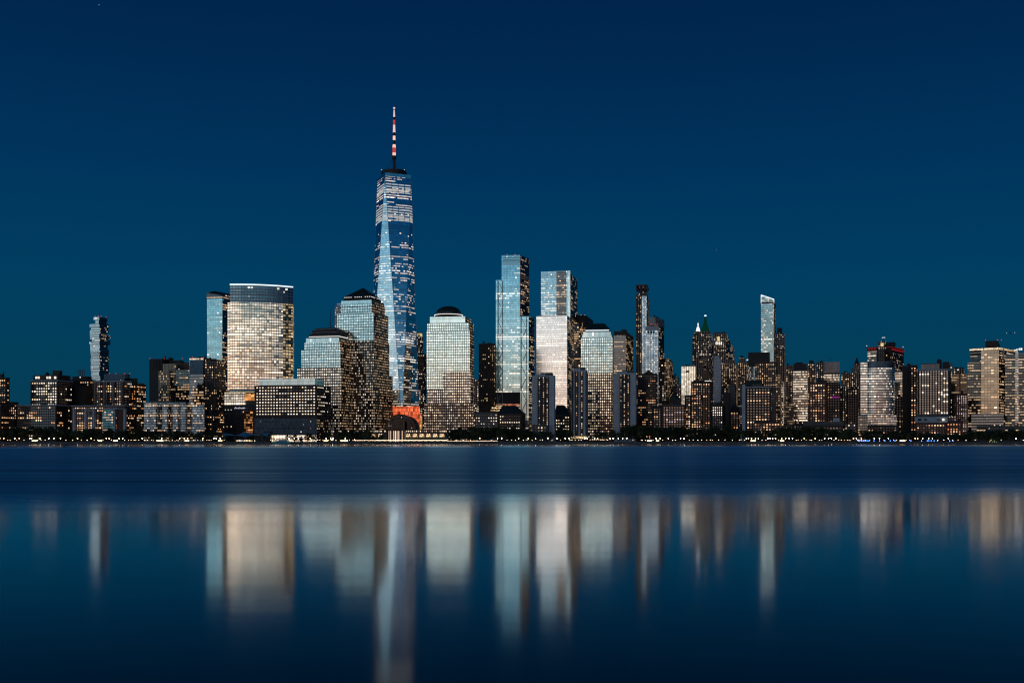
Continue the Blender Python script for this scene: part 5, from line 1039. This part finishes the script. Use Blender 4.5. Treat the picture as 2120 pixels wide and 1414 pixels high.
# pylons
def pylon(px, yt, label, w_):
    D = 1390; t = thing('pylon_tower', label, 'tower', (PX(px, D), D, GZ)); x = PX(px, D); zt_ = PZ(yt, D)
    mw = plain('lit_stone', (.6, .5, .42), .6)
    finish(box_bm(x - 2.4, x + 2.4, D, D + 4.8, GZ, GZ + 2), 'plinth', [mw] * 2, t)
    for dx in (-w_, w_):
        for dy in (0, 3.0): finish(tube_bm((x + dx, D + .9 + dy, GZ + 2), (x + dx * .6, D + .9 + dy, zt_ - 4), .34, .28, 8), 'shaft', [emit('glowing_stone', (1, .72, .55), .32) if False else mw], t)
    finish(box_bm(x - w_ - .3, x + w_ + .3, D + .4, D + 4.4, zt_ - 4, zt_ - 3.4), 'capital', [mw] * 2, t)
    finish(tube_bm((x, D + 2.4, zt_ - 3.4), (x, D + 2.4, zt_), .5, .1), 'pinnacle', [mw], t)
    for k in range(4): finish(box_bm(x - w_, x + w_, D + .7, D + 1.0, GZ + 4 + k * 3.5, GZ + 4.3 + k * 3.5), 'cross_bar', [mw] * 2, t)
    finish(ball_bm((x, D + 2.2, GZ + 2.6), .5), 'floodlight', [emit('flood_lamp', (1, .8, .6), 40, True)], t)
pylon(687, 880, 'taller pale twin-shafted pylon with a pinnacle in front of the stepped-roof tower', 1.4); pylon(733, 886, 'slimmer pale pylon right of the taller one on the promenade', .8)

# trees: five kinds of crown, copied
MT['leaf'] = [plain('leaf_dark', (.035, .055, .022), .7, var=.5, scale=.5), plain('leaf_mid', (.055, .08, .03), .7, var=.5, scale=.5)]
MT['bark'] = plain('bark', (.06, .045, .035), .9)
def crown_mesh(seed, w_, h, z0_):
    r = random.Random(seed); V = []; Fc = []; mi = []
    cl = []
    for i in range(30):
        a = r.uniform(0, 6.28); q = r.random() ** .5; zz = r.random(); rad = math.sin(math.pi * (.12 + .8 * zz)) ** .7
        cl.append((math.cos(a) * q * w_ * rad, math.sin(a) * q * w_ * rad, z0_ + zz * h, r.uniform(.9, 1.9)))
    for (x, y, z, s_) in cl:
        k = r.random() < .4
        for j in range(46):
            d = Vector((r.gauss(0, 1), r.gauss(0, 1), r.gauss(0, .8))).normalized() * s_ * r.random() ** .4
            c_ = Vector((x, y, z)) + d; a_ = Vector((r.gauss(0, 1), r.gauss(0, 1), r.gauss(0, 1))).normalized(); b_ = a_.orthogonal().normalized(); sz = r.uniform(.18, .42)
            n0 = len(V); V += [c_ - a_ * sz - b_ * sz * .6, c_ + a_ * sz - b_ * sz * .6, c_ + a_ * sz * .8 + b_ * sz * .7, c_ - a_ * sz * .8 + b_ * sz * .7]; Fc.append((n0, n0 + 1, n0 + 2, n0 + 3)); mi.append(1 if k else 0)
    me = bpy.data.meshes.new('crown'); me.from_pydata([tuple(v) for v in V], [], Fc)
    for m in MT['leaf']: me.materials.append(m)
    me.polygons.foreach_set('material_index', mi); return me
def trunk_mesh(seed, h):
    r = random.Random(seed + 50); bm = tube_bm((0, 0, -.2), (r.uniform(-.2, .2), 0, h), .32, .16, 7)
    for i in range(6):
        a = i * 1.05 + r.random(); z = h * r.uniform(.6, .95); L_ = r.uniform(2, 3.4)
        tube_bm((0, 0, z), (math.cos(a) * L_, math.sin(a) * L_, z + r.uniform(1.5, 3.2)), .13, .04, 5, bm)
    me = bpy.data.meshes.new('trunk'); bm.to_mesh(me); bm.free(); me.materials.append(MT['bark']); return me
KINDS = [(crown_mesh(i, w_, h, z_), trunk_mesh(i, z_ + h * .4), z_ + h) for i, (w_, h, z_) in enumerate(((4.6, 7.5, 3.2), (5.6, 8.5, 3.4), (4.0, 9.5, 3.0), (6.2, 7.0, 3.6), (5.0, 10.5, 3.2), (3.4, 6.0, 2.6)))]
LANDS = [(0, 34, 'at the left edge'), (34, 145, 'before the grid-windowed block'), (145, 300, 'before the pale-corniced block'), (300, 462, 'before the blue-grey block'), (462, 560, 'beside the blue canopy'), (560, 660, 'before the wide office block'),
         (660, 770, 'near the two pale pylons'), (770, 925, 'by the long stone gallery'), (925, 985, 'below the domed tower'), (985, 1100, 'before the hip-roofed blocks'), (1100, 1180, 'below the left concrete tower'), (1180, 1270, 'below the hipped-roof tower'), (1270, 1320, 'below the right concrete tower'),
         (1320, 1371, 'below the gabled tower'), (1371, 1420, 'before the lilac-windowed block'), (1420, 1475, 'below the narrow dark brick slab'), (1475, 1543, 'below the small mansard house'), (1543, 1620, 'before the largest brick block'), (1620, 1665, 'before the parking deck block'), (1665, 1750, 'before the pale-roofed pavilion'), (1750, 1860, 'below the rounded glass tower'),
         (1860, 1995, 'before the low brick apartments'), (1995, 2060, 'before the low dark-blue office'), (2060, 2130, 'at the right end of the shore')]
def land(px):
    for i, (a, b_, s_) in enumerate(LANDS):
        if a <= px < b_: return i, s_
    return (0, LANDS[0][2]) if px < 0 else (len(LANDS) - 1, LANDS[-1][2])
SEEN = {}
ORD = ['first', 'second', 'third', 'fourth', 'fifth', 'sixth', 'seventh', 'eighth', 'ninth', 'tenth', 'eleventh', 'twelfth', 'thirteenth', 'fourteenth', 'fifteenth', 'sixteenth', 'seventeenth', 'eighteenth', 'nineteenth', 'twentieth']
def label_all(items, what):
    """items: (px, object); each label says which stretch of shore and which one from the left there"""
    items.sort(key=lambda q: q[0]); cnt = {}
    for px, o in items:
        i, s_ = land(px); cnt[i] = cnt.get(i, 0) + 1; o['label'] = f"{ORD[min(cnt[i] - 1, 19)]} {what} from the left {s_}"
rnd = random.Random(8); tr = []
def dens(px):       # (spacing in photo columns, tallest row of tree tops)
    for a, b_, sp_, top in ((-10, 15, 11, 893), (15, 62, 12, 886), (62, 150, 11, 884), (150, 300, 12, 889), (300, 465, 13, 893), (465, 560, 40, 900), (560, 660, 17, 899), (660, 690, 16, 892), (690, 770, 10, 890), (770, 800, 16, 899), (800, 925, 900, 900), (925, 985, 8, 886), (985, 1100, 10, 885), (1100, 1145, 16, 893), (1145, 1182, 9, 887), (1182, 1216, 40, 898),
                            (1216, 1290, 10, 889), (1290, 1420, 9, 882), (1420, 1540, 9, 884), (1540, 1660, 10, 887), (1660, 1760, 10, 886), (1760, 1900, 11, 892), (1900, 2000, 12, 895), (2000, 2130, 9, 889)):
        if a <= px < b_: return sp_, top
    return 12, 890
px = -6.0
while px < 2126:
    sp_, top = dens(px)
    if sp_ < 100:
        k = rnd.randrange(6); cm, tm, hh = KINDS[k]; D = rnd.uniform(1356, 1384); h_t = (PZ(top, D) - GZ) * rnd.uniform(.72, 1.04); s_ = h_t / hh
        t = thing('tree', '', 'tree', (PX(px, D), D, GZ), 'dark leafy trees along the promenade'); t.rotation_euler = (0, 0, rnd.uniform(0, 6.28)); wx = min(s_ * rnd.uniform(1.0, 1.25), 1.9); t.scale = (wx, wx, s_)
        link(bpy.data.objects.new('crown', cm), t); link(bpy.data.objects.new('trunk', tm), t); tr.append((px, t))
    px += sp_ * rnd.uniform(.7, 1.3) if sp_ < 100 else 10
label_all(tr, 'leafy promenade tree')
# one tree lit green from below
lt = thing('tree', 'small round tree lit yellow-green from below near the right end of the shore', 'tree', (PX(2056, 1346), 1346, GZ)); link(bpy.data.objects.new('crown', KINDS[5][0]), lt); link(bpy.data.objects.new('trunk', KINDS[5][1]), lt); lt.scale = (1.1, 1.1, .85)
u_ = thing('uplight', 'row of small bright uplights at the foot of the yellow-green tree', 'light', (PX(2056, 1341), 1341, GZ))
for dx in (-4, -2, 0, 2, 4):
    finish(box_bm(u_.location.x + dx - .5, u_.location.x + dx + .5, 1341, 1341.6, GZ, GZ + .5), 'lamp', [MT.setdefault('up', emit('green_uplight', (.9, 1, .45), 26, True))] * 2, u_)
# street lamps
def lamp_meshes(glow, name, h, r):
    bm = tube_bm((0, 0, 0), (0, 0, h), .11, .07, 6); tube_bm((0, 0, 0), (0, 0, .5), .22, .16, 6, bm); pm = bpy.data.meshes.new('post'); bm.to_mesh(pm); bm.free(); pm.materials.append(MT['dark'])
    bm = ball_bm((0, 0, h + r * .7), r, sub=2); gm = bpy.data.meshes.new(name); bm.to_mesh(gm); bm.free(); gm.materials.append(glow)
    bm = tube_bm((0, 0, h + r * 1.65), (0, 0, h + r * 1.95), r * .8, .06, 8); cm = bpy.data.meshes.new('cap'); bm.to_mesh(cm); bm.free(); cm.materials.append(MT['dark']); return pm, gm, cm
GW = [emit('lamp_glow_cream', (1, .83, .6), 15, True), emit('lamp_glow_white', (1, .93, .8), 20, True), emit('lamp_glow_gold', (1, .66, .33), 13, True), emit('lamp_glow_blue', (.05, .22, 1), 14, True)]
LM = [lamp_meshes(GW[i], 'lamp_globe', 4.2, .42) for i in range(3)]; GS_ = [emit('path_glow_cream', (1, .74, .45), 6, True), emit('path_glow_white', (1, .88, .7), 7, True), emit('path_glow_amber', (1, .5, .2), 6, True)]
LS = [lamp_meshes(GS_[i], 'lamp_globe', 2.2, .28) for i in range(3)]; LB = lamp_meshes(GW[3], 'lamp_globe', 1.4, .38)
def put_lamp(px, D, ms, name, cat, grp):
    o = thing(name, '', cat, (PX(px, D), D, GZ), grp)
    for nm, me in zip(('post', 'lamp_globe', 'cap'), ms): link(bpy.data.objects.new(nm, me), o)
    return (px, o)
rnd = random.Random(21); L1 = []; L2 = []; L3 = []
for a, b_, sp_ in ((0, 34, 8), (34, 60, 9), (62, 85, 3.5), (85, 195, 10), (195, 300, 6), (300, 420, 9), (420, 466, 6), (560, 660, 11), (662, 690, 6), (690, 735, 8), (925, 1030, 17), (1030, 1180, 8), (1180, 1216, 6), (1216, 1270, 7), (1270, 1330, 13), (1330, 1372, 5), (1372, 1475, 9), (1475, 1545, 12), (1545, 1775, 6), (1775, 1900, 8), (1900, 1990, 9), (2000, 2120, 24)):
    p = a
    while p < b_:
        big = rnd.random() < .45; k = rnd.choice((0, 0, 1, 2))
        if big: L1.append(put_lamp(p, rnd.uniform(1334.5, 1352), LM[k], 'street_lamp', 'street lamp', 'globe street lamps along the promenade'))
        else: L2.append(put_lamp(p, rnd.uniform(1335, 1352), LS[k], 'path_light', 'path light', 'small path lights along the promenade'))
        p += sp_ * rnd.uniform(.6, 1.4)
for px in (1777, 1780, 1784, 1788, 1791, 1795, 1799, 1809.5, 1821, 1832, 1843, 1853, 1886, 1908, 1920, 1923, 1928, 1934, 1941, 1966, 1973): L3.append(put_lamp(px, 1335 + rnd.random() * 3, LB, 'blue_bollard_light', 'bollard light', 'blue bollard lights on the sea wall'))
label_all(L1, 'tall globe lamp'); label_all(L2, 'low path light'); label_all(L3, 'low blue light')
# festoon lights between low posts; the two long ones stand in for boat light trails
def festoon(xa, xb, label, D=1336, step=3.2, drop=.35, h=2.3, r=.25):
    t = thing('festoon_lights', label, 'string lights', (PX((xa + xb) / 2, D), D, GZ)); n_ = max(1, int((xb - xa) / 11)); mw = MT.setdefault('bulb', emit('festoon_bulb', (1, .72, .46), 8, True))
    for i in range(n_ + 1): p = xa + (xb - xa) * i / n_; finish(tube_bm((PX(p, D), D, GZ), (PX(p, D), D, GZ + h + .2), .08), 'post', MT['dark'], t)
    bulbs = bmesh.new(); wire = bmesh.new(); wire.loops.layers.uv.verify()
    for i in range(n_):
        p, q = PX(xa + (xb - xa) * i / n_, D), PX(xa + (xb - xa) * (i + 1) / n_, D); m_ = max(3, int((xb - xa) / n_ / step * 2)); prev = None
        for j in range(m_ + 1):
            f = j / m_; P_ = Vector((p + (q - p) * f, D, GZ + h - drop * 4 * f * (1 - f))); 
            if prev is not None: tube_bm(prev, P_, .03, seg=4, bm=wire)
            prev = P_; g_ = bmesh.ops.create_icosphere(bulbs, subdivisions=1, radius=r)
            for v in g_['verts']: v.co += P_
    finish(bulbs, 'bulbs', [mw], t); finish(wire, 'wire', [MT['dark']], t)
festoon(735, 782, 'string of warm bulbs on low posts right of the slimmer pylon'); festoon(780, 838, 'string of bright bulbs in front of the winter garden', step=2.0); festoon(838, 925, 'long bulb string standing in for a boat light trail below the gold arcade windows', step=1.8); festoon(925, 1030, 'bulb string standing in for a boat light trail along the breakwater below the domed tower', 1334, 2.4, .2, 1.6, .18)
rnd = random.Random(40)  # kiosks and pavilions added to give the shore more warm glow
for px, w_, what in ((70, 9, 'left added glow booth before the grid-windowed block, with a bright open counter'), (206, 6, 'small added glow booth below the glazed bay of the pale-corniced block'), (238, 7, 'added glow booth before the right half of the pale-corniced block'), (330, 12, 'wide cafe pavilion added for glow before the blue-grey block'), (386, 8, 'small added glow booth right of the wide cafe pavilion'), (455, 7, 'small added glow booth just left of the blue canopy'), (674, 8, 'bright added glow booth at the foot of the taller pale pylon'), (712, 14, 'low bright pavilion added for glow between the two pale pylons'), (1345, 9, 'small added glow booth with red and white lights beside the harbour mast'), (1362, 6, 'tiny added glow booth right of the harbour mast'), (1560, 9, 'added glow booth before the large brick block'), (1620, 7, 'small added glow booth before the parking deck block'), (1870, 10, 'added glow booth behind the row of blue lights')):
    D = 1348; x = PX(px, D); hw = w_ / 2 * D / F; t = thing('added_kiosk', what, 'added_kiosk', (x, D, GZ), 'kiosks added for warm glow along the promenade')
    finish(box_bm(x - hw, x + hw, D, D + 4, GZ, GZ + .9), 'counter', [MT['brick3']] * 2, t); finish(box_bm(x - hw + .1, x + hw - .1, D + .5, D + 3.8, GZ + .9, GZ + 2.5), 'glow_box', [MT.setdefault('kio', emit('added_shore_glow', (1, .62, .34), 3.5, True))] * 2, t)
    finish(box_bm(x - hw - .4, x + hw + .4, D - .8, D + 4.3, GZ + 2.5, GZ + 2.8), 'roof', [MT['dark']] * 2, t)
    for k in range(int(w_ / 2)): finish(box_bm(x - hw + (k + .5) * 2.2, x - hw + (k + .5) * 2.2 + .25, D + .3, D + .5, GZ + .9, GZ + 2.5), 'mullion', [MT['dark']] * 2, t)
# beacons at the waterside
t = thing('harbour_beacon', 'small red-lit harbour mast below the gabled brick tower', 'beacon', (PX(1345, 1336), 1336, GZ)); finish(tube_bm((PX(1345, 1336), 1336, GZ), (PX(1345, 1336), 1336, PZ(903, 1336)), .15), 'mast', MT['dark'], t)
for yy in (903.5, 906.5, 911): finish(ball_bm((PX(1345, 1336), 1335.6, PZ(yy, 1336)), .45), 'red_light', [emit('red_lamp', (1, .1, .05), 4)], t)
# airliner climbing away, lights on
A0 = 4600; t = thing('airliner', 'tiny airliner with lit wing tips crossing the sky at upper right', 'airliner', (PX(2093, A0), A0, PZ(689.5, A0))); c = Vector(t.location)
finish(tube_bm(c + Vector((-1, -14, 0)), c + Vector((1, 14, 1)), 1.9, 1.2, 10), 'fuselage', MT['steel'], t)
for sx in (-1, 1):
    bm = bmesh.new(); vs = [bm.verts.new(c + Vector(v)) for v in ((sx * 1.5, -3, 0), (sx * 17, 3, 1.0 * sx + .6), (sx * 17, 5, 1.0 * sx + .6), (sx * 1.5, 4, 0))]; f = bm.faces.new(vs); bmesh.ops.solidify(bm, geom=[f], thickness=.45); finish(bm, 'wing', MT['steel'], t)
    finish(ball_bm(c + Vector((sx * 17, 2, 1.0 * sx + .6)), 1.1), 'wing_light', [emit('aircraft_light', (1, .8, .7), 1.6)], t)
bm = bmesh.new(); vs = [bm.verts.new(c + Vector(v)) for v in ((0, 9, 1.5), (0, 14, 1.5), (0, 14.5, 6.5), (0, 12.5, 6.5))]; f = bm.faces.new(vs); bmesh.ops.solidify(bm, geom=[f], thickness=.4); finish(bm, 'tail_fin', MT['steel'], t)
for px, py, lb in ((205, 11, 'single faint star near the upper left corner'), (1483, 517, 'very faint star right of the two-tier glass tower')): solo(ball_bm((PX(px, 30000), 30000, PZ(py, 30000)), 9), 'star', [emit('starlight', (.9, .95, 1), .8 if px < 300 else .25)], lb, 'star')

SC.render.engine = 'CYCLES'
SC.cycles.max_bounces = 5; SC.cycles.glossy_bounces = 4; SC.cycles.diffuse_bounces = 2; SC.cycles.transmission_bounces = 0
SC.cycles.use_denoising = True; SC.cycles.caustics_reflective = False; SC.cycles.sample_clamp_indirect = 4; SC.cycles.pixel_filter_type = 'BLACKMAN_HARRIS'; SC.cycles.filter_width = 1.2
SC.view_settings.view_transform = 'Standard'; SC.view_settings.look = 'None'; SC.view_settings.exposure = 0; SC.view_settings.gamma = 1
